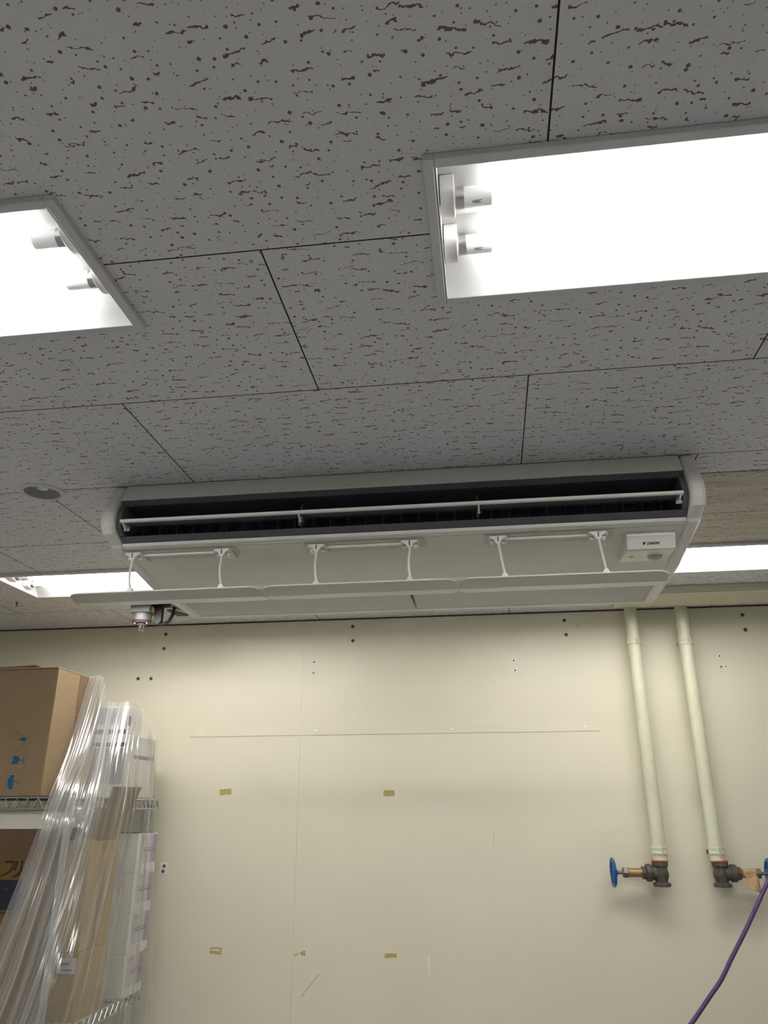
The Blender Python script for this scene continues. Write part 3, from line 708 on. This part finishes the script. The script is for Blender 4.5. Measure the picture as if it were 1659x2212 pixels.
so = to.modifiers.new('thick', 'SOLIDIFY'); so.thickness = 0.0006
cab = [(1.100, 3.440, 1.405), (1.078, 3.436, 1.385), (1.054, 3.430, 1.358), (1.032, 3.42, 1.333), (0.973, 3.40, 1.253), (0.908, 3.38, 1.165), (0.846, 3.37, 1.082), (0.797, 3.36, 1.015), (0.741, 3.35, 0.956), (0.669, 3.34, 0.88), (0.565, 3.32, 0.784), (0.44, 3.30, 0.62), (0.38, 3.28, 0.3), (0.36, 3.25, 0.012), (0.30, 3.1, 0.0095)]
def smooth_path(pts, n=5):
    P = [Vector(p) for p in pts]; out = []
    for i in range(len(P) - 1):
        p0, p1, p2, p3 = P[max(i - 1, 0)], P[i], P[i + 1], P[min(i + 2, len(P) - 1)]
        for k in range(n):
            t = k / n
            out.append(0.5 * ((2 * p1) + (p2 - p0) * t + (2 * p0 - 5 * p1 + 4 * p2 - p3) * t * t + (3 * p1 - p0 - 3 * p2 + p3) * t ** 3))
    return out + [P[-1]]
tag(MB().tube(smooth_path(cab), 0.0078, 10).build('cable', 'purple', smooth=True), 'purple cable hanging from the right valve wheel in front of the wall', 'cable')

# ------------------------------------------------------------------ wall marks and fittings
rl = thing('wall_batten', (-0.45, WALLY - 0.003, 1.94), 'thin painted batten running across the bare wall', 'batten')
MB().box(-1.396, 0.485, WALLY - 0.0026, WALLY - 0.0003, 1.9175, 1.958).build('batten_strip', 'paint_wall', rl, bevel=0.0015)
for x, z in ((-1.348, 1.932), (-0.788, 1.936), (-0.168, 1.934), (0.423, 1.934)):
    MB().lathe([(0.0065, 0.0), (0.0065, -0.0015), (0.004, -0.003)], (x, WALLY - 0.0027, z), 'Y', 12).build('batten_screw', 'plug_white', rl, smooth=True)
where = ['upper dark bolt in the wall just below the detector head', 'lower dark bolt in the wall just below the detector head',
         'upper dark bolt hole in the wall below the middle of the unit', 'lower dark bolt hole in the wall below the middle of the unit',
         'upper dark bolt hole in the wall left of the two pipes', 'lower dark bolt hole in the wall left of the two pipes',
         'upper dark bolt hole in the wall at the far right', 'lower dark bolt hole in the wall at the far right',
         'left of two dark bolts in the wall above the wrapped boxes', 'right of two dark bolts in the wall above the wrapped boxes']
for (x, z), lb in zip([(-1.566, 2.411), (-1.568, 2.34), (-0.625, 2.42), (-0.624, 2.351), (0.374, 2.416), (0.377, 2.349), (1.166, 2.415), (1.167, 2.347), (-1.685, 2.196), (-1.619, 2.195)], where):
    r = thing('wall_bolt', (x, WALLY, z), lb, 'bolt', 'dark bolts in the wall')
    MB().lathe([(0.0085, -0.0003), (0.0085, -0.0016), (0.006, -0.002)], (x, WALLY, z), 'Y', 14).build('washer', 'steel_dark', r, smooth=True)
    MB().lathe([(0.0052, -0.0018), (0.0052, -0.004), (0.003, -0.005)], (x, WALLY, z), 'Y', 6).build('bolt_head', 'hole', r)
pl = ['upper white wall plug with a dark hole, near the wall seam', 'lower white wall plug with a dark hole, near the wall seam',
      'upper white wall plug with a dark hole, left of the pipes', 'lower white wall plug with a dark hole, left of the pipes',
      'upper white wall plug right of the pipes', 'lower left white wall plug right of the pipes', 'small plug right of the pipes, rightmost of three']
for (x, z), lb in zip([(-0.811, 2.254), (-0.812, 2.204), (0.13, 2.236), (0.134, 2.191), (1.039, 2.232), (1.038, 2.185), (1.058, 2.186)], pl):
    r = thing('wall_plug', (x, WALLY, z), lb, 'wall plug', 'white wall plugs'); k = 0.55 if 'small' in lb else 1
    MB().lathe([(0.0088 * k, -0.0003), (0.0085 * k, -0.0016), (0.0045 * k, -0.0018)], (x, WALLY, z), 'Y', 16).build('plug_rim', 'plug_white', r, smooth=True)
    MB().lathe([(0.0042 * k, -0.0019), (0.003 * k, -0.0024)], (x, WALLY, z), 'Y', 10).build('plug_hole', 'hole', r)
sk = thing('wall_bracket_plate', (-1.466, WALLY, 1.355), 'small white plate with two dark screws beside the white boxes', 'bracket')
MB().box(-1.482, -1.450, WALLY - 0.002, WALLY - 0.0003, 1.332, 1.380).build('plate', 'plug_white', sk, bevel=0.0006)
for x, z in ((-1.4635, 1.366), (-1.4665, 1.345)):
    MB().lathe([(0.0075, -0.002), (0.007, -0.0045), (0.004, -0.006)], (x, WALLY, z), 'Y', 14).build('screw', 'steel_dark', sk, smooth=True)

def patch(name, label, cat, quad, m, n=12, jag=0.12, group=None, frame=False):
    """ragged thin patch stuck on the wall; quad = TL, TR, BR, BL in (x, z)"""
    q = [Vector((a, 0, b_)) for a, b_ in quad]; pts = []
    sz = (q[1] - q[0]).length
    for a, b_ in ((0, 1), (1, 2), (2, 3), (3, 0)):
        for k in range(n):
            p = q[a].lerp(q[b_], k / n); j = (q[b_] - q[a]).normalized(); nr = Vector((-j.z, 0, j.x))
            pts.append(p + nr * random.uniform(-jag, jag) * sz * 0.22)
    mb = MB()
    if frame:
        c = sum(pts, Vector()) / len(pts); inn = [c + Vector(((p - c).x * 0.72, 0, (p - c).z * 0.30 + 0.003)) for p in pts]; N = len(pts)
        vs = [(p.x, WALLY - 0.0005, p.z) for p in pts] + [(p.x, WALLY - 0.0005, p.z) for p in inn] + [(p.x, WALLY - 0.0001, p.z) for p in pts]
        mb.add(vs, [(i, (i + 1) % N, N + (i + 1) % N, N + i) for i in range(N)] + [(i, (i + 1) % N, 2 * N + (i + 1) % N, 2 * N + i) for i in range(N)])
    else:
        mb.poly([(p.x, WALLY - 0.0001, p.z) for p in pts], (0, -0.0004, 0))
    o = mb.build(name, m); return tag(o, label, cat, group)
G = 'old tape on the wall'
patch('tape_remnant', 'yellowed tape remnant below the left end of the batten', 'tape', [(-1.234, 1.684), (-1.179, 1.690), (-1.175, 1.663), (-1.231, 1.658)], 'tape_yellow', group=G)
patch('tape_remnant', 'yellowed tape remnant below the middle of the batten', 'tape', [(-0.478, 1.677), (-0.429, 1.677), (-0.429, 1.652), (-0.478, 1.652)], 'tape_yellow', jag=0.06, group=G)
patch('tape_remnant', 'low yellowed tape remnant with a bare slot, nearest the white boxes', 'tape', [(-1.225, 1.052), (-1.174, 1.051), (-1.176, 1.024), (-1.227, 1.028)], 'tape_yellow', jag=0.04, group=G, frame=True)
patch('tape_remnant', 'low torn triangular tape remnant, middle of the lower row', 'tape', [(-0.835, 1.039), (-0.812, 1.047), (-0.809, 1.027), (-0.826, 1.026)], 'tape_yellow', jag=0.3, group=G)
patch('tape_remnant', 'low narrow yellow tape remnant, right end of the lower row', 'tape', [(-0.474, 1.041), (-0.424, 1.042), (-0.424, 1.027), (-0.476, 1.024)], 'tape_yellow', jag=0.08, group=G)
def mark(label, pts, r=0.0009):
    o = MB().tube([(x, WALLY - 0.0003, z) for x, z in pts], r, 5).build('wall_scratch', 'pencil'); tag(o, label, 'scratch', 'scratches on the wall')
mark('long diagonal scratch low on the wall', [(-0.748, 0.96), (-0.768, 0.941), (-0.789, 0.918), (-0.806, 0.900), (-0.821, 0.879)])
mark('short dark scratch under the ceiling left of the pipes', [(0.429, 2.398), (0.431, 2.388), (0.436, 2.380)], 0.0012)
mark('bent pencil mark on the wall right of the centre', [(0.005, 1.508), (-0.003, 1.500), (-0.004, 1.475), (-0.001, 1.452), (0.004, 1.452)], 0.0006)
mark('torn zigzag tape trace low in the middle of the wall', [(-0.857, 1.022), (-0.852, 1.034), (-0.850, 1.026), (-0.845, 1.036), (-0.842, 1.028), (-0.838, 1.037)], 0.0010)
patch('wall_dent', 'pale oblong paint chip low on the wall right of the tapes', 'paint chip', [(-0.297, 1.036), (-0.288, 1.036), (-0.286, 0.958), (-0.293, 0.958)], 'chip_pale', jag=0.5)

# ------------------------------------------------------------------ wire rack on the left
XR, RKY0, RKY1, RKX0 = -1.492, 2.765, 3.555, -2.69
rk = thing('wire_rack', (-2.1, 3.13, 0.0), 'chrome wire storage rack with stacked boxes, under plastic film', 'rack')
post_pos = [(XR - 0.022, RKY0 + 0.02), (XR - 0.055, RKY1 - 0.016), (RKX0 + 0.02, RKY0 + 0.02), (RKX0 + 0.02, RKY1 - 0.016)]
for x, y in post_pos:
    po = MB().tube([(x, y, 0.02), (x, y, 1.652)], 0.0125, 14).build('post', 'chrome', rk, smooth=True)
    MB().lathe([(0.016, 0.0), (0.018, 0.004), (0.010, 0.02)], (x, y, 0.0), n=12).build('foot', 'black_metal', po, smooth=True, root=rk)
SHELVES = (1.645, 0.905, 0.15)
for zt in SHELVES:
    fr = MB()
    for z in (zt - 0.003, zt - 0.041):
        c = 0.02
        loop = [(RKX0 + c, RKY0, z), (XR - c, RKY0, z), (XR, RKY0 + c, z), (XR, RKY1 - c, z), (XR - c, RKY1, z), (RKX0 + c, RKY1, z), (RKX0, RKY1 - c, z), (RKX0, RKY0 + c, z), (RKX0 + c, RKY0, z)]
        fr.tube(loop, 0.0032, 6)
    sh = fr.build('shelf', 'chrome', rk, smooth=True)
    def truss(a, b_, n):
        mb = MB(); a, b_ = Vector(a), Vector(b_); pts = []
        for k in range(2 * n + 1):
            p = a.lerp(b_, k / (2 * n)); pts.append((p.x, p.y, zt - 0.006 if k % 2 else zt - 0.038))
        mb.tube(pts, 0.0024, 6); return mb
    for a, b_, n in (((RKX0 + 0.03, RKY0, 0), (XR - 0.03, RKY0, 0), 27), ((XR, RKY0 + 0.03, 0), (XR, RKY1 - 0.03, 0), 16), ((RKX0 + 0.03, RKY1, 0), (XR - 0.03, RKY1, 0), 27)):
        truss(a, b_, n).build('truss_wire', 'chrome', sh, root=rk)
    dk = MB(); x = RKX0 + 0.02
    while x < XR - 0.01:
        dk.tube([(x, RKY0, zt - 0.002), (x, RKY1, zt - 0.002)], 0.0016, 4); x += 0.025
    for y in (2.95, 3.13, 3.31): dk.tube([(RKX0, y, zt - 0.0062), (XR, y, zt - 0.0062)], 0.0026, 5)
    tag(dk.build('deck_wires', 'chrome', sh, root=rk), kind='stuff')
    for x, y in post_pos:
        MB().lathe([(0.0130, -0.045), (0.0185, -0.043), (0.0155, 0.004), (0.0130, 0.006)], (x, y, zt - 0.002), n=16).build('corner_collar', 'black_metal' if y > 3.2 else 'chrome', sh, smooth=True, root=rk)

def carton(name, x0, x1, y0, y1, z0, z1, m, label, cat='box', group=None, bevel=0.003):
    r = thing(name, ((x0 + x1) / 2, (y0 + y1) / 2, z0), label, cat, group)
    b = MB().box(x0, x1, y0, y1, z0, z1).build('box_body', m, r, bevel=bevel)
    return r, b
# big cardboard box on the top shelf
ZS = SHELVES[0] + 0.001
bx0, bx1, by0, by1, bz1 = -2.28, -1.626, 2.767, 3.115, 2.116
r, b = carton('cardboard_box', bx0, bx1, by0, by1, ZS, bz1 - 0.008, 'kraft', 'large brown cardboard box with blue handling symbols on the top shelf')
MB().box(bx0, bx1, by0 - 0.0012, by0 + 0.17, bz1 - 0.0078, bz1 - 0.0035).build('top_flap', 'kraft', r, bevel=0.0012)
MB().box(bx0, bx1, by1 - 0.17, by1 + 0.0012, bz1 - 0.0078, bz1 - 0.0035).build('top_flap', 'kraft', r, bevel=0.0012)
MB().prism([(-2.05, bz1 - 0.003), (-1.80, bz1 - 0.002), (-1.745, bz1 + 0.012), (-1.80, bz1 + 0.010), (-2.05, bz1 + 0.002)], by0 + 0.03, by0 + 0.3, 'Y').build('raised_flap', 'kraft_dark', r)
MB().box(bx1 + 0.0002, bx1 + 0.0012, 2.935, 3.055, ZS + 0.31, bz1 - 0.008).build('tape_strip', 'tape', r)
MB().box(bx1 + 0.0002, bx1 + 0.0010, 2.938, 3.060, ZS + 0.02, ZS + 0.305).build('tape_strip', 'tape', r)
MB().box(bx1 + 0.0001, bx1 + 0.0014, by0 + 0.001, by0 + 0.155, ZS + 0.002, bz1 - 0.010).build('glue_flap', 'kraft', r)
# handling symbols, printed sideways on the front (x right, z up)
yf = by0 - 0.0006
def sym_frame(z0, z1):
    mb = MB(); x0, x1 = -1.769, -1.703; t = 0.0009
    for a, b_, c, d in ((x0, x1, z1 - t, z1), (x0, x1, z0, z0 + t), (x0, x0 + t, z0, z1), (x1 - t, x1, z0, z1)):
        mb.poly([(a, yf, c), (b_, yf, c), (b_, yf, d), (a, yf, d)])
    return mb
def poly2(pts): return MB().poly([(x, yf, z) for x, z in pts])
fo = sym_frame(1.812, 1.880).build('symbol_frame', 'print_line', r)
th = poly2([(-1.742, 1.8435), (-1.722, 1.840), (-1.717, 1.8405), (-1.7135, 1.8435), (-1.7125, 1.8465), (-1.7135, 1.8495), (-1.717, 1.8525), (-1.722, 1.853), (-1.742, 1.8495)])
th.poly([(x, yf, z) for x, z in [(-1.735, 1.862), (-1.733, 1.863), (-1.716, 1.8385), (-1.718, 1.8375)]])
for a, b_ in ((1.8435, 1.8443), (1.8487, 1.8495)): th.poly([(-1.757, yf, a), (-1.742, yf, a), (-1.742, yf, b_), (-1.757, yf, b_)])
th.poly([(-1.758, yf, 1.8435), (-1.757, yf, 1.8435), (-1.757, yf, 1.8495), (-1.758, yf, 1.8495)])
th.build('thermometer_symbol', 'print_blue', fo, root=r)
tx = MB()
for x, z0, z1 in ((-1.752, 1.861, 1.876), (-1.746, 1.862, 1.873), (-1.727, 1.823, 1.834), (-1.720, 1.822, 1.833)): tx.poly([(x, yf, z0), (x + 0.0022, yf, z0), (x + 0.0022, yf, z1), (x, yf, z1)])
tx.build('symbol_note', 'print_line', fo, root=r)
fo = sym_frame(1.737, 1.805).build('symbol_frame', 'print_line', r)
cup_o = [(-1.757, 1.758), (-1.738, 1.758), (-1.731, 1.762), (-1.727, 1.769), (-1.7255, 1.7705), (-1.7115, 1.7705), (-1.7115, 1.758), (-1.7085, 1.758), (-1.7085, 1.785), (-1.7115, 1.785), (-1.7115, 1.7735), (-1.7255, 1.7735), (-1.727, 1.775), (-1.731, 1.782), (-1.738, 1.786), (-1.757, 1.786), (-1.754, 1.777), (-1.749, 1.774), (-1.756, 1.768)]
poly2(cup_o).build('glass_symbol', 'print_blue', fo, root=r)
fo = sym_frame(1.661, 1.730).build('symbol_frame', 'print_line', r)
um2 = []
for k in range(11):
    t = math.pi * (0.5 + k / 10); um2.append((-1.740 + 0.020 * math.cos(t), 1.6955 + 0.027 * math.sin(t)))
um2 += [(-1.736, 1.679), (-1.740, 1.6835), (-1.735, 1.688), (-1.739, 1.6925), (-1.735, 1.6955), (-1.739, 1.6985), (-1.735, 1.703), (-1.740, 1.7075), (-1.736, 1.712)]
ub = poly2(um2)
hnd = [(-1.739, 1.6965), (-1.7175, 1.6965), (-1.7145, 1.6940), (-1.7150, 1.6905), (-1.7185, 1.6885), (-1.7205, 1.6895)]
for (xa, za), (xb, zb) in zip(hnd[:-1], hnd[1:]):
    d = Vector((xb - xa, zb - za)); nrm = Vector((-d.y, d.x)).normalized() * 0.0013
    ub.poly([(xa - nrm.x, yf, za - nrm.y), (xb - nrm.x, yf, zb - nrm.y), (xb + nrm.x, yf, zb + nrm.y), (xa + nrm.x, yf, za + nrm.y)])
ub.build('umbrella_symbol', 'print_blue', fo, root=r)

# pale cartons stacked behind the big box, on the top shelf
r, b = carton('storage_carton', -1.80, -1.487, 3.150, 3.440, ZS, 1.892, 'pale_box', 'wide pale carton on the top shelf, lower of two under the film')
MB().box(-1.79, -1.50, 3.148, 3.1497, 1.846, 1.862).build('edge_band', 'band_navy', r)
MB().box(-1.79, -1.50, 3.1485, 3.1497, 1.70, 1.84).build('front_print', 'grey_box', r)
MB().box(-1.4868, -1.4858, 3.20, 3.40, 1.80, 1.815).build('side_print', 'print_grey', r)
r, b = carton('storage_carton', -1.78, -1.505, 3.152, 3.285, 1.8925, 2.010, 'pale_box', 'small pale carton on top of the wide one, upper of two under the film')
MB().box(-1.775, -1.510, 3.1500, 3.1517, 1.935, 2.005).build('front_print', 'grey_box', r)
MB().box(-1.775, -1.510, 3.1503, 3.1517, 1.897, 1.915).build('edge_band', 'band_navy', r)
MB().box(-1.5049, -1.5040, 3.158, 3.18, 1.93, 1.97).build('side_print', 'print_grey', r)

# white flat carton and the dark maker's box under the top shelf
ZL = SHELVES[1] + 0.001
r, b = carton('shipping_carton', -2.30, -1.635, 2.800, 3.30, ZL, 1.535, 'box_ochre', 'dark ochre box with black lettering and a navy band on the lower shelf')
MB().box(-2.30, -1.635, 2.7988, 2.7998, 1.273, 1.369).build('navy_band', 'box_navy', r)
MB().box(-2.30, -1.635, 2.7988, 2.7998, 1.262, 1.266).build('black_rule', 'ink_black', r)
MB().box(-2.30, -1.635, 2.7988, 2.7998, 1.44, 1.534).build('dark_top_band', 'kraft_dark', r)
yk = 2.7986
def katakana(pts, name='lettering'): return MB().poly([(x, yk, z) for x, z in pts]).build(name, 'ink_black', r)
katakana([(-1.740, 1.424), (-1.707, 1.424), (-1.710, 1.411), (-1.718, 1.399), (-1.733, 1.389), (-1.750, 1.383), (-1.748, 1.379), (-1.731, 1.384), (-1.713, 1.394), (-1.704, 1.409), (-1.699, 1.431), (-1.739, 1.431)])
katakana([(-1.695, 1.430), (-1.687, 1.430), (-1.694, 1.400), (-1.702, 1.400)])
katakana([(-1.676, 1.432), (-1.667, 1.432), (-1.675, 1.405), (-1.685, 1.389), (-1.702, 1.380), (-1.700, 1.374), (-1.679, 1.383), (-1.667, 1.402)])
text('lettering', '株式', 0.024, (1, 0, 0), (0, 0, 1), (-1.7775, yk, 1.418), 'ink_black', r)
text('lettering', '会社', 0.024, (1, 0, 0), (0, 0, 1), (-1.7775, yk, 1.390), 'ink_black', r)
text('band_lettering', 'ナック製', 0.013, (1, 0, 0), (0, 0, 1), (-1.737, yk, 1.338), 'print_faint', r)
r = thing('flat_carton', (-1.95, 3.1, 1.5355), 'flat white carton with pencil scribble lying on the dark box', 'box')
MB().box(-2.28, -1.60, 2.795, 3.10, 1.5355, 1.594).build('box_body', 'paper_strip', r, bevel=0.002)
for pts in ([(-1.798, 1.585), (-1.806, 1.560)], [(-1.790, 1.586), (-1.796, 1.562)], [(-1.803, 1.570), (-1.790, 1.572), (-1.776, 1.567)]):
    MB().tube([(x, 2.7945, z) for x, z in pts], 0.0008, 5).build('scribble', 'pencil', r)
# two yellow-brown cartons at the right end
r, b = carton('cardboard_box', -1.622, -1.498, 2.960, 3.175, ZL, 1.122, 'kraft_yellow', 'lower yellowish cardboard box at the rack end, with a white label')
MB().box(-1.575, -1.504, 2.9586, 2.9597, 1.055, 1.105).build('address_label', 'carton_label', r)
MB().box(-1.560, -1.530, 2.9580, 2.9585, 1.082, 1.090).build('label_print', 'print_grey', r)
MB().box(-1.555, -1.515, 2.9580, 2.9585, 1.064, 1.069).build('label_print', 'print_grey', r)
r, b = carton('cardboard_box', -1.622, -1.499, 2.958, 3.180, 1.1235, 1.490, 'kraft_yellow', 'taller yellowish cardboard box at the rack end, upper of two')
MB().box(-1.4989, -1.4980, 3.05, 3.09, 1.13, 1.486).build('tape_strip', 'tape', r)
# brown sheet leaning at the end of the rack
ls = MB()
ls.add([(-1.497, 2.985, 1.4915), (-1.497, 3.160, 1.4915), (-1.462, 3.255, 1.688), (-1.462, 2.995, 1.684), (-1.492, 2.985, 1.4915), (-1.492, 3.160, 1.4915), (-1.457, 3.255, 1.688), (-1.457, 2.995, 1.684)],
       [(0, 1, 2, 3), (4, 7, 6, 5), (0, 4, 5, 1), (1, 5, 6, 2), (2, 6, 7, 3), (3, 7, 4, 0)])
lo = ls.build('cardboard_sheet', 'kraft_dark', bevel=0.002, loc=(-1.497, 3.07, 1.4915)); tag(lo, 'dark brown cardboard sheet leaning at the end of the rack', 'cardboard')

# white medical cartons
wl = ['top one of four stacked white cartons with lilac labels', 'second from top of four stacked white cartons with lilac labels', 'third from top of four stacked white cartons with lilac labels', 'bottom one of four stacked white cartons with lilac labels']
hgt = 0.1495
for i in range(4):
    z1 = 1.506 - i * (hgt + 0.0005); z0 = z1 - hgt
    y0, y1 = 3.322, 3.518 - (0.018 if i == 3 else 0.0); x1 = -1.480 - 0.001 * i; x0 = x1 - 0.215
    r, b = carton('white_carton', x0, x1, y0, y1, z0, z1, 'carton_white', wl[i], 'box', 'white cartons with lilac labels', 0.0018)
    X = x1 + 0.0004
    def face(name, a, b_, c, d, m, par=r, e=0.0): return MB().poly([(X + e, a, c), (X + e, b_, c), (X + e, b_, d), (X + e, a, d)]).build(name, m, par, root=r)
    lp = face('label', y0 + 0.030, y1 - 0.004, z0 + 0.032, z1 - 0.006, 'carton_label')
    face('lilac_band', y1 - 0.050, y1 - 0.004, z0 + 0.032, z1 - 0.006, 'lilac', lp, 0.0003)
    text('red_mark', 'Terumo', 0.014, (0, 1, 0), (0, 0, 1), (X + 0.0007, y0 + 0.062, z1 - 0.020), 'print_red', lp, extrude=0.0001, shear=0.2)
    rng = random.Random(3)
    for yy, zz, ln, hh, mm in ((y0 + 0.040, z1 - 0.062, 14, 0.0052, 'print_grey'), (y0 + 0.062, z1 - 0.073, 12, 0.0064, 'print_faint')):
        tm = MB()
        for k in range(ln):
            a = yy + k * 0.0088; wv = rng.uniform(0.0045, 0.0072); hv = hh * rng.uniform(0.75, 1.1)
            tm.poly([(X + 0.0007, a, zz), (X + 0.0007, a + wv, zz), (X + 0.0007, a + wv, zz + hv), (X + 0.0007, a, zz + hv)])
        tm.build('label_line', mm, lp, root=r)
    face('dot', y0 + 0.048, y0 + 0.053, z0 + 0.040, z0 + 0.045, 'ink_black', lp, 0.0004)
    if i == 0: MB().box(x0 + 0.06, x1 - 0.004, y0 + 0.02, y1 - 0.02, z1 + 0.0002, z1 + 0.0025).build('top_slot', 'ink_black', r)

# ------------------------------------------------------------------ plastic film over the rack
FILM = [
 [[-1.615, 2.985, 2.112], [-1.605, 3.077, 2.120], [-1.600, 3.13, 2.032], [-1.49, 3.139, 2.022], [-1.485, 3.242, 1.992], [-1.476, 3.40, 1.899]],
 [[-1.60, 2.859, 1.813], [-1.565, 2.915, 1.816], [-1.525, 2.947, 1.818], [-1.46, 3.028, 1.823], [-1.45, 3.167, 1.832], [-1.45, 3.335, 1.843]],
 [[-1.557, 2.72, 1.638], [-1.502, 2.72, 1.637], [-1.445, 2.738, 1.637], [-1.435, 2.949, 1.64], [-1.435, 3.16, 1.642], [-1.435, 3.353, 1.644]],
 [[-1.587, 2.66, 1.382], [-1.519, 2.66, 1.382], [-1.456, 2.68, 1.381], [-1.42, 2.839, 1.369], [-1.43, 3.125, 1.347], [-1.43, 3.398, 1.326]],
 [[-1.632, 2.60, 1.121], [-1.549, 2.60, 1.122], [-1.474, 2.62, 1.12], [-1.381, 2.68, 1.112], [-1.42, 3.063, 1.045], [-1.43, 3.475, 0.974]],
 [[-1.682, 2.55, 0.886], [-1.585, 2.55, 0.889], [-1.501, 2.57, 0.886], [-1.405, 2.64, 0.871], [-1.41, 3.001, 0.777], [-1.43, 3.53, 0.635]],
 [[-1.74, 2.50, 0.30], [-1.62, 2.50, 0.30], [-1.52, 2.52, 0.30], [-1.42, 2.62, 0.30], [-1.40, 2.99, 0.28], [-1.43, 3.54, 0.25]]]
UK = [0.0, 0.16, 0.34, 0.60, 0.80, 1.0]
def interp(vals, t, knots):
    i = 0
    while i < len(knots) - 2 and t > knots[i + 1]: i += 1
    f = (t - knots[i]) / (knots[i + 1] - knots[i]); n = len(vals)
    p1, p2 = Vector(vals[i]), Vector(vals[i + 1])
    m1 = (p2 - Vector(vals[i - 1])) / (knots[i + 1] - knots[i - 1]) if i > 0 else (p2 - p1) / (knots[i + 1] - knots[i])
    m2 = (Vector(vals[i + 2]) - p1) / (knots[i + 2] - knots[i]) if i + 2 < n else (p2 - p1) / (knots[i + 1] - knots[i])
    h = knots[i + 1] - knots[i]; f2, f3 = f * f, f * f * f
    return p1 * (2 * f3 - 3 * f2 + 1) + m1 * h * (f3 - 2 * f2 + f) + p2 * (-2 * f3 + 3 * f2) + m2 * h * (f3 - f2)
VK = [0.0, 0.22, 0.34, 0.52, 0.72, 0.90, 1.2]
NU, NV = 260, 150
rg = random.Random(11)
folds = [(rg.random() ** 0.9, rg.uniform(0.002, 0.009), rg.uniform(0.4, 1.1), rg.choice((1, 1, -1)), rg.uniform(-0.03, 0.03)) for _ in range(64)]
folds += [(rg.uniform(0.36, 0.97), rg.uniform(0.0022, 0.0045), rg.uniform(1.3, 2.0), 1, rg.uniform(-0.05, 0.02)) for _ in range(16)]
V = []; HZ = []
for j in range(NV + 1):
    v = 1.2 * j / NV
    cols = [interp([FILM[k][c] for k in range(len(FILM))], v, VK) for c in range(6)]
    for i in range(NU + 1):
        u = i / NU
        p = interp(cols, u, UK)
        du = (interp(cols, min(u + 0.01, 1), UK) - interp(cols, max(u - 0.01, 0), UK)).normalized()
        nrm = Vector((-du.y, du.x, 0)).normalized()
        if nrm.x < 0 or (abs(nrm.x) < 0.3 and nrm.y > 0): nrm = -nrm if nrm.y > 0 and nrm.x < 0.3 else nrm
        nrm = Vector((abs(nrm.x), -abs(nrm.y), 0.15)).normalized()
        g = min(1, v / 0.22) * 0.8 + 0.2
        d = 0.0; hz = 0.0
        for fu, fw, fa, sg, dr in folds:
            x = (u - fu - dr * v) / fw; e = math.exp(-abs(x) ** 1.4)
            d += 0.0042 * fa * sg * e; hz += (0.30 - 0.20 * u) * fa * e
        d += 0.004 * math.sin(u * 31 + 2 * v) * g
        cr_ = noise.noise(Vector((u * 16, v * 12, 1.3))) ; cr2 = noise.noise(Vector((u * 60, v * 45, 4.1)))
        zone = max(0, noise.noise(Vector((u * 4 + 3, v * 3, 9.7))) + 0.15)
        d += 0.004 * cr_ * zone + 0.0034 * abs(cr2) * zone
        V.append(p + nrm * (d * g + 0.004))
        base_h = 0.42 if u < 0.3 else 0.42 - (u - 0.3) / 0.35 * 0.30 if u < 0.65 else 0.12 - (u - 0.65) / 0.35 * 0.06
        HZ.append(min(0.85, base_h * (0.75 + 0.6 * noise.noise(Vector((u * 22, v * 1.5, 2.2)))) + hz))
Fc = [(j * (NU + 1) + i, j * (NU + 1) + i + 1, (j + 1) * (NU + 1) + i + 1, (j + 1) * (NU + 1) + i) for j in range(NV) for i in range(NU)]
fm = bpy.data.meshes.new('plastic_film'); fm.from_pydata([tuple(v) for v in V], [], Fc)
at = fm.attributes.new('haze', 'FLOAT', 'POINT'); at.data.foreach_set('value', HZ)
fm.polygons.foreach_set('use_smooth', [True] * len(fm.polygons))
fm.materials.append(MAT['film'])
fo = bpy.data.objects.new('plastic_film', fm); COL.objects.link(fo)
tag(fo, 'creased clear plastic sheet draped over the boxes and rack', 'plastic sheet')
